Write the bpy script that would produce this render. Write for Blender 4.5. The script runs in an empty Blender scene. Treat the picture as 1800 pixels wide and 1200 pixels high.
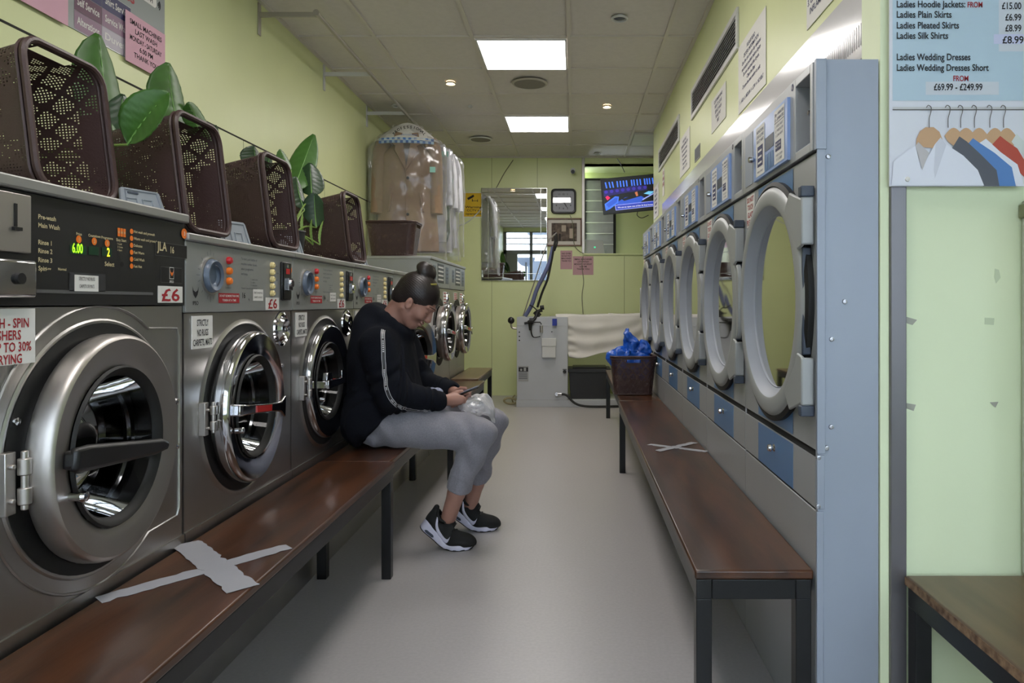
import bpy, bmesh, math, random
import numpy as np
from mathutils import Matrix, Vector, Euler
from mathutils.bvhtree import BVHTree
PI = math.pi
S = bpy.context.scene
COL = S.collection
F, H, VX, VY = 1240.0, 1.05, 1010.0, 533.0      # focal length in px, eye height, vanishing point

# ---------------------------------------------------------------- camera, view, light
cam = bpy.data.objects.new('camera', bpy.data.cameras.new('camera'))
COL.objects.link(cam)
cam.location = (0, 0, H)
cam.rotation_euler = (PI/2, 0, 0)
cam.data.sensor_width = 36
cam.data.lens = F/1800*36
cam.data.shift_x = (900-VX)/1800
cam.data.shift_y = (VY-600)/1800
cam.data.clip_start = 0.02
S.camera = cam
S.view_settings.view_transform = 'Standard'
S.view_settings.look = 'None'
S.view_settings.exposure = 0.9
S.view_settings.gamma = 1
S.view_settings.use_curve_mapping = False

w = bpy.data.worlds.new('sky'); S.world = w; w.use_nodes = True
bg = w.node_tree.nodes['Background']
bg.inputs[0].default_value = (0.74, 0.86, 1.0, 1)      # overcast daylight
bg.inputs[1].default_value = 5.0
PANEL_EMIT = 9.0
DOWNLIGHT_W = 2.0

# ---------------------------------------------------------------- helpers
def lin(c):
    return tuple(((x/255)/12.92 if x/255 <= .04045 else ((x/255+.055)/1.055)**2.4) for x in c)

def mat(name, col, rough=.6, metal=0, var=0, vscale=6, bump=0, bscale=60, emit=None, estr=1, coat=0,
        stretch=None, spec=None, sheen=0, alpha=None, trans=0, col2=None):
    m = bpy.data.materials.new(name); m.use_nodes = True
    nt = m.node_tree; p = nt.nodes['Principled BSDF']
    c = lin(col)
    p.inputs['Base Color'].default_value = (*c, 1)
    p.inputs['Roughness'].default_value = rough
    p.inputs['Metallic'].default_value = metal
    if coat: p.inputs['Coat Weight'].default_value = coat; p.inputs['Coat Roughness'].default_value = .12
    if spec is not None: p.inputs['Specular IOR Level'].default_value = spec
    if sheen: p.inputs['Sheen Weight'].default_value = sheen
    if trans: p.inputs['Transmission Weight'].default_value = trans
    if alpha is not None: p.inputs['Alpha'].default_value = alpha
    if emit:
        p.inputs['Emission Color'].default_value = (*lin(emit), 1); p.inputs['Emission Strength'].default_value = estr
    if var or bump or col2:
        tc = nt.nodes.new('ShaderNodeTexCoord'); mp = nt.nodes.new('ShaderNodeMapping')
        nt.links.new(tc.outputs['Object'], mp.inputs[0])
        if stretch: mp.inputs['Scale'].default_value = stretch
    if var or col2:
        n = nt.nodes.new('ShaderNodeTexNoise'); n.inputs['Scale'].default_value = vscale; n.inputs['Detail'].default_value = 6
        nt.links.new(mp.outputs[0], n.inputs[0])
        r = nt.nodes.new('ShaderNodeValToRGB')
        r.color_ramp.elements[0].position = .3; r.color_ramp.elements[1].position = .7
        a = lin(col2) if col2 else tuple(x*(1-var) for x in c)
        b = c if col2 else tuple(min(1, x*(1+var)) for x in c)
        r.color_ramp.elements[0].color = (*a, 1); r.color_ramp.elements[1].color = (*b, 1)
        nt.links.new(n.outputs[0], r.inputs[0]); nt.links.new(r.outputs[0], p.inputs['Base Color'])
    if bump:
        n2 = nt.nodes.new('ShaderNodeTexNoise'); n2.inputs['Scale'].default_value = bscale; n2.inputs['Detail'].default_value = 4
        nt.links.new(mp.outputs[0], n2.inputs[0])
        b_ = nt.nodes.new('ShaderNodeBump'); b_.inputs['Strength'].default_value = bump; b_.inputs['Distance'].default_value = .01
        nt.links.new(n2.outputs[0], b_.inputs['Height']); nt.links.new(b_.outputs[0], p.inputs['Normal'])
    return m

def glass(name, tint=(1, 1, 1), gloss=.12, rough=.02, see=.9, fres=1.3):
    m = bpy.data.materials.new(name); m.use_nodes = True
    nt = m.node_tree; nt.nodes.clear()
    o = nt.nodes.new('ShaderNodeOutputMaterial'); mx = nt.nodes.new('ShaderNodeMixShader')
    t = nt.nodes.new('ShaderNodeBsdfTransparent'); g = nt.nodes.new('ShaderNodeBsdfGlossy')
    t.inputs[0].default_value = (*[see*x for x in tint], 1); g.inputs['Roughness'].default_value = rough
    lw = nt.nodes.new('ShaderNodeFresnel'); lw.inputs[0].default_value = fres
    mt = nt.nodes.new('ShaderNodeMath'); mt.operation = 'ADD'; mt.inputs[1].default_value = gloss; mt.use_clamp = True
    nt.links.new(lw.outputs[0], mt.inputs[0]); nt.links.new(mt.outputs[0], mx.inputs[0])
    nt.links.new(t.outputs[0], mx.inputs[1]); nt.links.new(g.outputs[0], mx.inputs[2]); nt.links.new(mx.outputs[0], o.inputs[0])
    return m

_txt = {}
def text_mesh(s, bold=False, res=3):
    k = (s, bold)
    if k not in _txt:
        cu = bpy.data.curves.new('t', 'FONT'); cu.body = s; cu.resolution_u = res; cu.fill_mode = 'FRONT'
        if bold: cu.offset = .018
        ob = bpy.data.objects.new('t', cu)
        me = bpy.data.meshes.new_from_object(ob)
        vs = np.array([v.co[:2] for v in me.vertices]) if len(me.vertices) else np.zeros((0, 2))
        fs = [tuple(p.vertices) for p in me.polygons]
        bpy.data.objects.remove(ob); bpy.data.curves.remove(cu); bpy.data.meshes.remove(me)
        _txt[k] = (vs, fs)
    return _txt[k]

class MB:
    def __init__(s, M=None): s.v = []; s.f = []; s.m = []; s.M = M
    def add(s, vs, fs, mi=0):
        o = len(s.v)
        if s.M is not None: vs = [s.M @ Vector(v) for v in vs]
        s.v += [tuple(v) for v in vs]; s.f += [tuple(o+i for i in f) for f in fs]; s.m += [mi]*len(fs)
        return s
    def box(s, x0, x1, y0, y1, z0, z1, mi=0):
        vs = [(x, y, z) for x in (x0, x1) for y in (y0, y1) for z in (z0, z1)]
        return s.add(vs, [(0, 1, 3, 2), (4, 6, 7, 5), (0, 4, 5, 1), (2, 3, 7, 6), (0, 2, 6, 4), (1, 5, 7, 3)], mi)
    def cyl(s, p0, p1, r0, r1=None, n=20, mi=0, caps=True):
        r1 = r0 if r1 is None else r1
        p0, p1 = Vector(p0), Vector(p1); d = (p1-p0).normalized()
        u = d.orthogonal().normalized(); w_ = d.cross(u)
        vs = [p+(u*math.cos(a)+w_*math.sin(a))*r for p, r in ((p0, r0), (p1, r1)) for a in [2*PI*i/n for i in range(n)]]
        fs = [(i, (i+1) % n, n+(i+1) % n, n+i) for i in range(n)]
        if caps: fs += [tuple(range(n-1, -1, -1)), tuple(range(n, 2*n))]
        return s.add(vs, fs, mi)
    def tube(s, pts, r, n=8, mi=0, closed=False, squash=1, smooth=0):
        P = [Vector(p) for p in pts]
        if smooth:
            Q = []
            N = len(P); rng = range(N if closed else N-1)
            for i in rng:
                g = lambda j: P[j % N] if closed else P[max(0, min(N-1, j))]
                a, b, c, d = g(i-1), g(i), g(i+1), g(i+2)
                for k in range(smooth):
                    t = k/smooth
                    Q.append(.5*((2*b)+(c-a)*t+(2*a-5*b+4*c-d)*t*t+(3*b-a-3*c+d)*t**3))
            if not closed: Q.append(P[-1])
            P = Q
        N = len(P); vs = []; u = None
        for i in range(N):
            a = P[(i-1) % N] if (closed or i > 0) else P[0]
            b = P[(i+1) % N] if (closed or i < N-1) else P[-1]
            d = (b-a).normalized()
            u = d.orthogonal().normalized() if u is None else (u-d*u.dot(d)).normalized()
            w_ = d.cross(u); rr = r(i/(N-1)) if callable(r) else r
            vs += [P[i]+u*math.cos(2*PI*k/n)*rr+w_*math.sin(2*PI*k/n)*rr*squash for k in range(n)]
        fs = []
        for i in range(N if closed else N-1):
            j = (i+1) % N
            fs += [(i*n+k, i*n+(k+1) % n, j*n+(k+1) % n, j*n+k) for k in range(n)]
        if not closed: fs += [tuple(range(n-1, -1, -1)), tuple(range((N-1)*n, N*n))]
        return s.add(vs, fs, mi)
    def lathe(s, prof, c=(0, 0, 0), n=48, mi=0, axis='y', a0=0, a1=2*PI):
        """prof: (radius, offset) pairs round an axis; 'y': disc in the xz plane, 'z': disc in the xy plane"""
        full = abs(a1-a0-2*PI) < 1e-6; m = n if full else n+1
        vs = []
        for r, h in prof:
            for i in range(m):
                a = a0+(a1-a0)*i/n
                vs.append((c[0]+r*math.cos(a), c[1]+h, c[2]+r*math.sin(a)) if axis == 'y' else (c[0]+r*math.cos(a), c[1]+r*math.sin(a), c[2]+h))
        fs = []
        for j in range(len(prof)-1):
            for i in range(n):
                k = (i+1) % m
                fs.append((j*m+i, j*m+k, (j+1)*m+k, (j+1)*m+i))
        return s.add(vs, fs, mi)
    def disc(s, c, r, n=32, mi=0, axis='y'):
        return s.add([(c[0]+r*math.cos(2*PI*i/n), c[1]+(0 if axis == 'y' else r*math.sin(2*PI*i/n)), c[2]+(r*math.sin(2*PI*i/n) if axis == 'y' else 0)) for i in range(n)], [tuple(range(n))], mi)
    def plate_hole(s, x0, x1, z0, z1, y, cx, cz, r, n=64, mi=0):
        vs = []
        for i in range(n):
            a = 2*PI*i/n+PI/4; c_, s_ = math.cos(a), math.sin(a)
            ts = []
            if c_ > 1e-9: ts.append((x1-cx)/c_)
            if c_ < -1e-9: ts.append((x0-cx)/c_)
            if s_ > 1e-9: ts.append((z1-cz)/s_)
            if s_ < -1e-9: ts.append((z0-cz)/s_)
            t = min(ts); vs += [(cx+r*c_, y, cz+r*s_), (cx+t*c_, y, cz+t*s_)]
        fs = [(2*i, 2*((i+1) % n), 2*((i+1) % n)+1, 2*i+1) for i in range(n)]
        s.add(vs, fs, mi)
        for X, Z in ((x0, z0), (x1, z0), (x1, z1), (x0, z1)):      # corner fillers
            a = (math.atan2(Z-cz, X-cx)-PI/4) % (2*PI)
            i = int(a/(2*PI)*n) % n; A = vs[2*i+1]; B = vs[2*((i+1) % n)+1]
            s.add([A, (X, y, Z), B], [(0, 1, 2)], mi)
        return s
    def prism(s, poly, y0, y1, mi=0, plane='xz'):
        n = len(poly)
        P = (lambda a, b, h: (a, h, b)) if plane == 'xz' else ((lambda a, b, h: (a, b, h)) if plane == 'xy' else (lambda a, b, h: (h, a, b)))
        vs = [P(a, b, y0) for a, b in poly]+[P(a, b, y1) for a, b in poly]
        fs = [tuple(range(n)), tuple(range(2*n-1, n-1, -1))]+[(i, (i+1) % n, n+(i+1) % n, n+i) for i in range(n)]
        return s.add(vs, fs, mi)
    def quad(s, x0, x1, z0, z1, y, mi=0): return s.add([(x0, y, z0), (x1, y, z0), (x1, y, z1), (x0, y, z1)], [(0, 1, 2, 3)], mi)
    def poly(s, pts, y, mi=0): return s.add([(a, y, b) for a, b in pts], [tuple(range(len(pts)))], mi)
    def text(s, st, x, z, h, y=0, mi=0, al='c', w=None, bold=False, res=2):
        """st written in the xz plane facing -y; h is the capital height, w an optional width to fit"""
        vs, fs = text_mesh(st, bold, res)
        if not len(vs): return s
        k = h/.70; x0, x1 = vs[:, 0].min(), vs[:, 0].max(); kx = k if w is None else w/max(1e-6, (x1-x0))
        ox = {'c': -(x0+x1)/2, 'l': -x0, 'r': -x1}[al]
        return s.add([(x+(a+ox)*kx, y, z+b*k) for a, b in vs], fs, mi)
    def grid(s, fn, nu, nv, mi=0, cu=False):
        m = nu if cu else nu+1
        vs = [fn(i/nu, j/nv) for j in range(nv+1) for i in range(m)]
        fs = [(j*m+i, j*m+(i+1) % m, (j+1)*m+(i+1) % m, (j+1)*m+i) for j in range(nv) for i in range(nu)]
        return s.add(vs, fs, mi)
    def build(s, name, mats, parent=None, bevel=0, ang=35, loc=None, rot=None, flat=False, fix=True, solid=0, kind=None, label=None, seg=2):
        me = bpy.data.meshes.new(name)
        me.from_pydata(s.v, [], s.f)
        if not isinstance(mats, (list, tuple)): mats = [mats]
        for m_ in mats: me.materials.append(m_)
        me.polygons.foreach_set('material_index', s.m)
        if fix:
            bm = bmesh.new(); bm.from_mesh(me)
            bmesh.ops.recalc_face_normals(bm, faces=bm.faces); bm.to_mesh(me); bm.free()
        if not flat:
            me.polygons.foreach_set('use_smooth', [True]*len(me.polygons))
            me.set_sharp_from_angle(angle=math.radians(ang))
        me.update()
        o = bpy.data.objects.new(name, me); COL.objects.link(o)
        if parent is not None: o.parent = parent
        if loc: o.location = loc
        if rot: o.rotation_euler = rot
        if bevel:
            b = o.modifiers.new('bevel', 'BEVEL'); b.width = bevel; b.segments = seg; b.limit_method = 'ANGLE'; b.angle_limit = math.radians(40); b.harden_normals = False
        if solid:
            b = o.modifiers.new('solid', 'SOLIDIFY'); b.thickness = solid; b.offset = 0
        if kind: o['kind'] = kind
        if label: o['label'] = label
        return o

def empty(name, loc=(0, 0, 0), rz=0, rot=None):
    o = bpy.data.objects.new(name, None); COL.objects.link(o); o.empty_display_size = .05
    o.location = loc; o.rotation_euler = rot or (0, 0, rz); return o
def tag(o, label, cat, group=None, kind=None):
    o['label'] = label; o['category'] = cat
    if group: o['group'] = group
    if kind: o['kind'] = kind
    return o
def struct(o): o['kind'] = 'structure'; return o
def copy_tree(o, parent=None):
    c = o.copy(); COL.objects.link(c)
    if parent is not None: c.parent = parent
    for ch in list(o.children): copy_tree(ch, c)
    return c
def child(root, name):
    for ch in root.children:
        if ch.name.split('.')[0] == name: return ch
def onX(px, py, X):
    """measured photo point lying on the plane x = X -> (y, z) in metres"""
    Y = F*X/(px-VX); return Y, H-(py-VY)*Y/F
def onY(px, py, Y): return (px-VX)*Y/F, H-(py-VY)*Y/F
rnd = random.Random(7)

# ---------------------------------------------------------------- materials
M = {}
M['wall'] = mat('green_paint', (214, 220, 166), .38, var=.03, vscale=2, bump=.08, bscale=25)
M['wall2'] = mat('pale_green_paint', (220, 230, 194), .45, var=.02, vscale=2, bump=.05, bscale=20)
M['line'] = mat('joint_dark', (40, 40, 34), .8)
M['joint'] = mat('joint_soft', (150, 156, 112), .7)
M['ceil'] = mat('ceiling_tile', (212, 206, 202), .9, var=.03, vscale=30, bump=.15, bscale=200)
M['tbar'] = mat('ceiling_tbar', (208, 202, 194), .55)
M['floor'] = mat('vinyl_floor', (166, 162, 161), .33, var=.05, vscale=90, bump=.03, bscale=120)
M['steel'] = mat('brushed_steel', (184, 182, 180), .38, 1, var=.07, vscale=3, bump=.03, bscale=160, stretch=(1, 1, .06))
M['steel_lid'] = mat('lid_grey', (168, 168, 166), .45, .75, var=.05)
M['chrome'] = mat('chrome', (205, 205, 208), .09, 1)
M['satin'] = mat('satin_steel', (192, 187, 183), .40, 1, var=.04, vscale=5)
M['black'] = mat('black_plastic', (22, 22, 24), .38)
M['rubber'] = mat('rubber', (20, 20, 20), .6)
M['panelblack'] = mat('panel_black', (27, 27, 28), .45, var=.1)
M['panelgrey'] = mat('panel_grey', (150, 152, 150), .42, .35, var=.03)
M['drum'] = mat('drum_steel', (66, 66, 68), .42, 1, bump=.3, bscale=40)
M['cavity'] = mat('dark_cavity', (12, 12, 13), .6)
M['glass_dark'] = glass('washer_glass', (.5, .51, .52), .0, .04, .75, 1.28)
M['glass_dryer'] = glass('dryer_glass', (.82, .84, .80), .12, .03, .8, 1.5)
M['red'] = mat('red_plastic', (176, 34, 30), .3, coat=.4)
M['white'] = mat('white_paper', (222, 220, 216), .6)
M['ink'] = mat('ink_black', (28, 28, 32), .7)
M['inkred'] = mat('ink_red', (160, 30, 38), .7)
M['inkblue'] = mat('ink_navy', (50, 52, 96), .6)
M['cream'] = mat('cream_ink', (206, 192, 150), .6)
M['orange'] = mat('orange_lens', (238, 120, 30), .35)
M['redlens'] = mat('red_lens', (190, 30, 40), .3)
M['ivory'] = mat('ivory_knob', (226, 208, 150), .3)
M['dial'] = mat('dial_blue_grey', (92, 104, 122), .35)
M['dialdark'] = mat('dial_dark', (62, 70, 84), .4)
M['greenlcd'] = mat('lcd_back', (14, 60, 36), .3)
M['greenled'] = mat('led_green', (150, 240, 40), .4, emit=(150, 240, 30), estr=1.0)
M['yellowled'] = mat('led_yellow', (240, 240, 60), .4, emit=(240, 240, 40), estr=1.0)
M['wood'] = mat('bench_wood', (84, 50, 30), .34, col2=(42, 26, 18), vscale=5, stretch=(3.5, .45, 3), bump=.05, bscale=30, coat=.15)
M['woodworn'] = mat('bench_wood_worn', (104, 82, 58), .4, col2=(80, 62, 44), vscale=5, stretch=(3.5, .5, 3), coat=.2)
M['woodedge'] = mat('bench_edge', (118, 84, 58), .5, col2=(70, 44, 30), vscale=20)
M['chip'] = mat('raw_chipped_edge', (150, 122, 96), .8, col2=(84, 60, 44), vscale=60)
M['frame'] = mat('black_steel_frame', (40, 41, 43), .34, .55, var=.08)
M['tape'] = mat('grey_tape', (166, 166, 172), .42, .2, var=.05)
M['dryer'] = mat('dryer_grey', (170, 172, 175), .36, .3, var=.03, vscale=3)
M['dryerside'] = mat('dryer_side_blue_grey', (152, 160, 174), .42, .15, var=.04, vscale=2)
M['dryblue'] = mat('dryer_blue', (88, 126, 172), .32, .1)
M['dryblue2'] = mat('dryer_blue_panel', (136, 162, 212), .3)
M['ring'] = mat('ring_grey', (158, 160, 160), .4, .1)
M['funnel'] = mat('funnel_grey', (150, 155, 166), .42, 0)
M['whitemetal'] = mat('white_enamel', (214, 212, 216), .2, coat=.5)
M['ventwhite'] = mat('vent_white', (205, 205, 204), .4)
M['dark'] = mat('dark_gap', (16, 16, 16), .8)
M['screw'] = mat('screw', (180, 180, 184), .3, 1)
M['basket'] = mat('basket_brown', (66, 46, 44), .45, bump=.1, bscale=200)
M['plastic_grey'] = mat('grey_soap_lid', (150, 156, 164), .35, alpha=1)
M['leaf'] = mat('leaf_green', (58, 98, 36), .38, var=.12, vscale=14)
M['leaf2'] = mat('leaf_dark', (34, 60, 34), .35, var=.12, vscale=14)
M['rib'] = mat('leaf_rib', (116, 160, 84), .45)
M['stem'] = mat('stem', (120, 146, 70), .5)
M['pot'] = mat('pot', (38, 40, 44), .5)
M['pink'] = mat('pink_paper', (214, 168, 184), .7)
M['pinkdark'] = mat('pink_paper_old', (190, 150, 156), .7)

# ---------------------------------------------------------------- the room
XL, XR, ZC, YB, YF = -1.738, .765, 2.71, 8.04, -1.2
XRF = 2.3           # right-hand wall of the wider front of the shop
struct(MB().box(XL-.1, XRF+.1, YF-.1, 9.0, -.1, 0).build('floor', M['floor']))
struct(MB().box(XL-.1, XRF+.1, YF-.1, 9.0, ZC+.012, ZC+.1).build('ceiling', M['ceil']))
t = MB()
for k in range(-3, 5):
    x = -.036+.606*k
    if XL < x < XRF: t.box(x-.012, x+.012, YF, 8.6, ZC, ZC+.0119)
for k in range(-9, 8):
    y = 4.41+.605*k
    t.box(XL, XRF, y-.012, y+.012, ZC+.001, ZC+.0119)
t.box(XL, XL+.02, YF, YB, ZC-.004, ZC+.0119); t.box(XR-.02, XR, 1.62, 6.84, ZC-.004, ZC+.0119); t.box(XL, XR+.9, YB-.02, YB, ZC-.004, ZC+.0119)
struct(t.build('trim_1', M['tbar']))
b = MB().box(XL-.12, XL, YF-.1, YB+.1, 0, ZC+.01, 0)
b.box(XL-.001, XL+.0015, YF, YB, 1.903, 1.911, 1)
for y in (.45, 1.6, 2.52, 3.7, 4.9, 6.1): b.box(XL-.001, XL+.001, y, y+.003, 0, 1.905, 2)
struct(b.build('wall_left', [M['wall'], M['line'], M['joint']]))
b = MB().box(XR, 1.7, 1.62, 6.84, 1.66, ZC+.01).box(XR, 1.7, 5.64, 6.84, 0, 1.66).box(1.6, 1.7, 1.62, 5.64, 0, 1.66)
b.box(.668, .70, 5.70, 6.84, .0, 1.66)
struct(b.build('wall_right', M['wall']))
b = MB()                                          # back wall with the recess on the right
xa = .082
b.box(XL, xa, YB, YB+.1, 0, ZC+.01).box(xa, 1.7, YB, YB+.1, 0, 1.600).box(xa, 1.7, YB, YB+.1, 2.61, ZC+.01)
b.box(xa, 1.7, 8.42, 8.52, 1.55, 2.64).box(xa, 1.7, YB, 8.52, 2.605, 2.64).box(1.7, 1.78, 6.84, 8.52, 0, ZC+.01)
for px in (864, 944): 
    x = onY(px, 500, YB)[0]; b.box(x, x+.005, YB-.0012, YB, 0, ZC, 1)
x = onY(1097, 500, YB)[0]; b.box(x, x+.006, YB-.0012, YB, 0, 1.59, 1)
struct(b.build('wall_back', [M['wall'], M['joint']]))
struct(MB().box(xa, 1.7, YB-.02, 8.42, 1.600, 1.618).build('trim_2', M['wall'], bevel=.003))
struct(MB().box(xa, xa+.035, YB-.012, YB+.02, 1.60, ZC).build('trim_3', M['satin'], bevel=.004))
# partition at the near end of the dryers
b = MB().box(.712, XRF, 1.50+.1, 1.612, 0, ZC+.01)
struct(b.build('wall_partition', M['wall2']))
struct(MB().box(.692, .7115, 1.597, 1.70, 0, 1.93).build('trim_4', M['wall2']))
struct(MB().box(.7122, .748, 1.588, 1.5995, 0, ZC).build('trim_5', mat('grey_steel_post', (120, 118, 122), .35, .7), bevel=.002))
struct(MB().box(XRF, XRF+.1, YF, 1.62, 0, ZC+.01).build('wall_front_right', M['wall2']))
# shop front behind the viewer
fr = mat('shopfront_grey', (120, 122, 118), .5)
b = MB().box(XL, XRF, YF-.12, YF, 0, .45).box(XL, XRF, YF-.12, YF, 2.62, ZC+.01)
struct(b.build('wall_front', M['wall']))
b = MB()
b.box(XL, XRF, YF-.10, YF-.02, .45, .50).box(XL, XRF, YF-.10, YF-.02, 2.07, 2.17).box(XL, XRF, YF-.10, YF-.02, 2.60, 2.62)
b.box(XL+.02, XL+.34, YF-.09, YF-.03, .45, 2.07)
for x in (XL, XL+.64, XL+1.5, XL+2.3, XL+3.1, XRF-.07): b.box(x, x+.07, YF-.10, YF-.02, .45, 2.62)
for z in (2.31, 2.455): b.box(XL, XRF, YF-.08, YF-.04, z, z+.022)
wn = struct(b.build('window_1', fr, bevel=.004))
g = MB().box(XL+.01, XRF-.01, YF-.064, YF-.058, .48, 2.61).build('window_glass', glass('shop_glass', (1, 1, 1), .0, .0, .96, 1.3), wn)
# street outside
struct(MB().box(-14, 14, -20, YF-.13, -.12, -.02).build('ground', mat('pavement', (140, 138, 134), .8, var=.1)))
bd = MB().box(-12, 12, -12, -11, -.02, 7, 0)
for i in range(10):
    for z0, z1 in ((.9, 2.3), (3.3, 4.9)):
        bd.box(-11+2.3*i, -9.7+2.3*i, -11.02, -10.97, z0, z1, 1)
    bd.box(-11.1+2.3*i, -9.6+2.3*i, -11.0, -10.93, 2.95, 3.1, 0)
bo = bd.build('building', [mat('pale_render', (226, 226, 224), .8, var=.04), mat('building_window', (70, 78, 90), .2)])
tag(bo, 'pale many-windowed house front across the street, visible through the shop window', 'house')

e = empty('street_sign', (-1.38, -4.0, -.02))
MB().cyl((0, 0, 0), (0, 0, 2.0), .03, n=12).build('post', M['frame'], e)
MB().prism([(.26*math.cos(-PI*k/20), 2.14+.26*math.sin(-PI*k/20)) for k in range(21)], -.012, .012).build('sign_plate', M['dialdark'], e)
tag(e, 'grey street sign with a half round plate on the pavement outside the shop window', 'sign')
# ---------------------------------------------------------------- washing machines
def porthole(parent, cx, cz, r, ringm, handle, tilt=0, out=.035, band=.32, name='door'):
    """porthole door: lathe ring with rolled rim, gasket, bowl glass; its own axis at the ring centre"""
    d = MB()
    ri = r*(1-band)
    prof = [(r*.93, .035), (r*.985, .030), (r, .020), (r, .0), (r*.992, -.009), (r*.975, -.015), (r*.955, -.0175), (r*.93, -.0165), (r*.80, -.0125), (ri*1.08, -.0075), (ri*1.03, -.005), (ri, .002), (ri*.97, .015)]
    d.lathe(prof, n=72)
    door = d.build(name, ringm, parent, loc=(cx, -out, cz), rot=(0, 0, tilt))
    g = MB().lathe([(ri*1.035, -.008), (ri*1.01, -.014), (ri*.96, -.010), (ri*.90, .006), (ri*.87, .03)], n=64)
    g.build('gasket', M['rubber'], door)
    gl = MB().lathe([(ri*.90, .002), (ri*.86, .022), (ri*.80, .05), (ri*.72, .085), (ri*.66, .10), (ri*.4, .104), (.0005, .105)], n=64)
    gl.build('door_glass', M['glass_dark'], door)
    rg = MB().lathe([(ri*.82, .046), (ri*.828, .043), (ri*.81, .050)], n=56).lathe([(ri*.70, .094), (ri*.72, .088), (ri*.68, .10)], n=56)
    rg.build('glass_rim', M['chrome'], door)
    bk = MB().lathe([(r*.90, .03), (r*.88, .065), (r*.78, .07), (r*.70, .075)], n=64)
    bk.build('door_barrel', M['satin'], door)
    if handle == 'lever':        # chrome lever with a red label and a flared end
        h = MB()
        h.prism([(-r*.80, -.016), (-r*.80, .016), (-r*.55, .014), (r*.25, .012), (r*.62, .017), (r*.80, .036), (r*.80, -.036), (r*.62, -.017), (r*.25, -.012), (-r*.55, -.014)], -.036, -.026)
        h.box(-r*.84, -r*.70, -.035, -.010, -.016, .016)
        h.cyl((-r*.76, -.014, -.055), (-r*.76, -.040, -.055), .009)
        ho = h.build('handle', M['chrome'], door, bevel=.004); ho.rotation_euler.y = .11; ho.location.z = -.008
        MB().box(-r*.34, r*.20, -.0385, -.0362, -.0095, .0095).build('red_label', M['red'], door, rot=(0, .11, 0), loc=(0, 0, -.008))
    elif handle == 'fork':
        h = MB()
        h.prism([(-r*.68, -.016), (-r*.68, .016), (-r*.42, .014), (r*.02, .012), (r*.2, .013), (r*.2, -.013), (-r*.42, -.014)], -.058, -.046)
        h.prism([(-r*.62, .02), (-r*.55, .045), (-r*.45, .045), (-r*.5, .012)], -.05, -.02)
        h.prism([(r*.06, .012), (r*.12, .045), (r*.22, .045), (r*.2, .0)], -.056, -.046)
        h.box(-r*.68, -r*.56, -.05, -.01, -.014, .014); h.cyl((-r*.62, -.018, -.055), (-r*.62, -.04, -.055), .008)
        h.build('handle', M['chrome'], door, bevel=.003)
        MB().box(-r*.12, r*.19, -.0602, -.0582, -.009, .009).build('red_label', M['red'], door)
    elif handle == 'bar':
        h = MB().prism([(-r*.84, -.022), (-r*.84, .022), (-r*.66, .026), (r*.50, .016), (r*.62, .008), (r*.62, -.010), (r*.4, -.018), (-r*.66, -.024)], -.040, -.022)
        h.box(-r*.84, -r*.72, -.038, -.01, -.018, .018).box(r*.54, r*.62, -.036, -.003, -.010, .008)
        h.build('handle', M['black'], door, bevel=.008, rot=(0, .11, 0), loc=(0, 0, -.012))
        MB().lathe([(.0005, -.045), (.009, -.043), (.011, -.036), (.008, -.028), (.008, -.012)], c=(-r*.74, 0, -.062), n=20).build('latch_knob', M['chrome'], door)
    return door

def hinge(parent, x, z, s=1):
    h = MB()
    h.box(x-.018*s, x+.006*s, -.018, 0, z-.055*s, z+.055*s)
    for dz in (-.04, .012): h.cyl((x+.012*s, -.028, z+dz*s), (x+.012*s, -.028, z+(dz+.03)*s), .011*s, n=14)
    h.cyl((x+.012*s, -.028, z-.05*s), (x+.012*s, -.028, z+.055*s), .006*s, n=10)
    h.cyl((x-.008*s, -.026, z+.03*s), (x-.008*s, -.017, z+.03*s), .005*s, n=8).cyl((x-.008*s, -.026, z-.03*s), (x-.008*s, -.017, z-.03*s), .005*s, n=8)
    return h.build('hinge', M['satin'], parent, bevel=.002)

def emblem(mb, x, z, s, mi, y=-.0066):
    """dark bird-head mark over its four letters"""
    mb.poly([(x-.5*s, z+.55*s), (x-.32*s, z+.2*s), (x, z+.05*s), (x, z-.5*s), (x-.3*s, z-.2*s), (x-.45*s, z+.1*s)], y, mi)
    mb.poly([(x+.5*s, z+.55*s), (x+.45*s, z+.1*s), (x+.3*s, z-.2*s), (x, z-.5*s), (x, z+.05*s), (x+.32*s, z+.2*s)], y, mi)

def body_shell(b, w, d, h, z0=.0):
    """open fronted cabinet in local coordinates"""
    b.box(0, w, .012, d, z0, h-.02)

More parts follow.
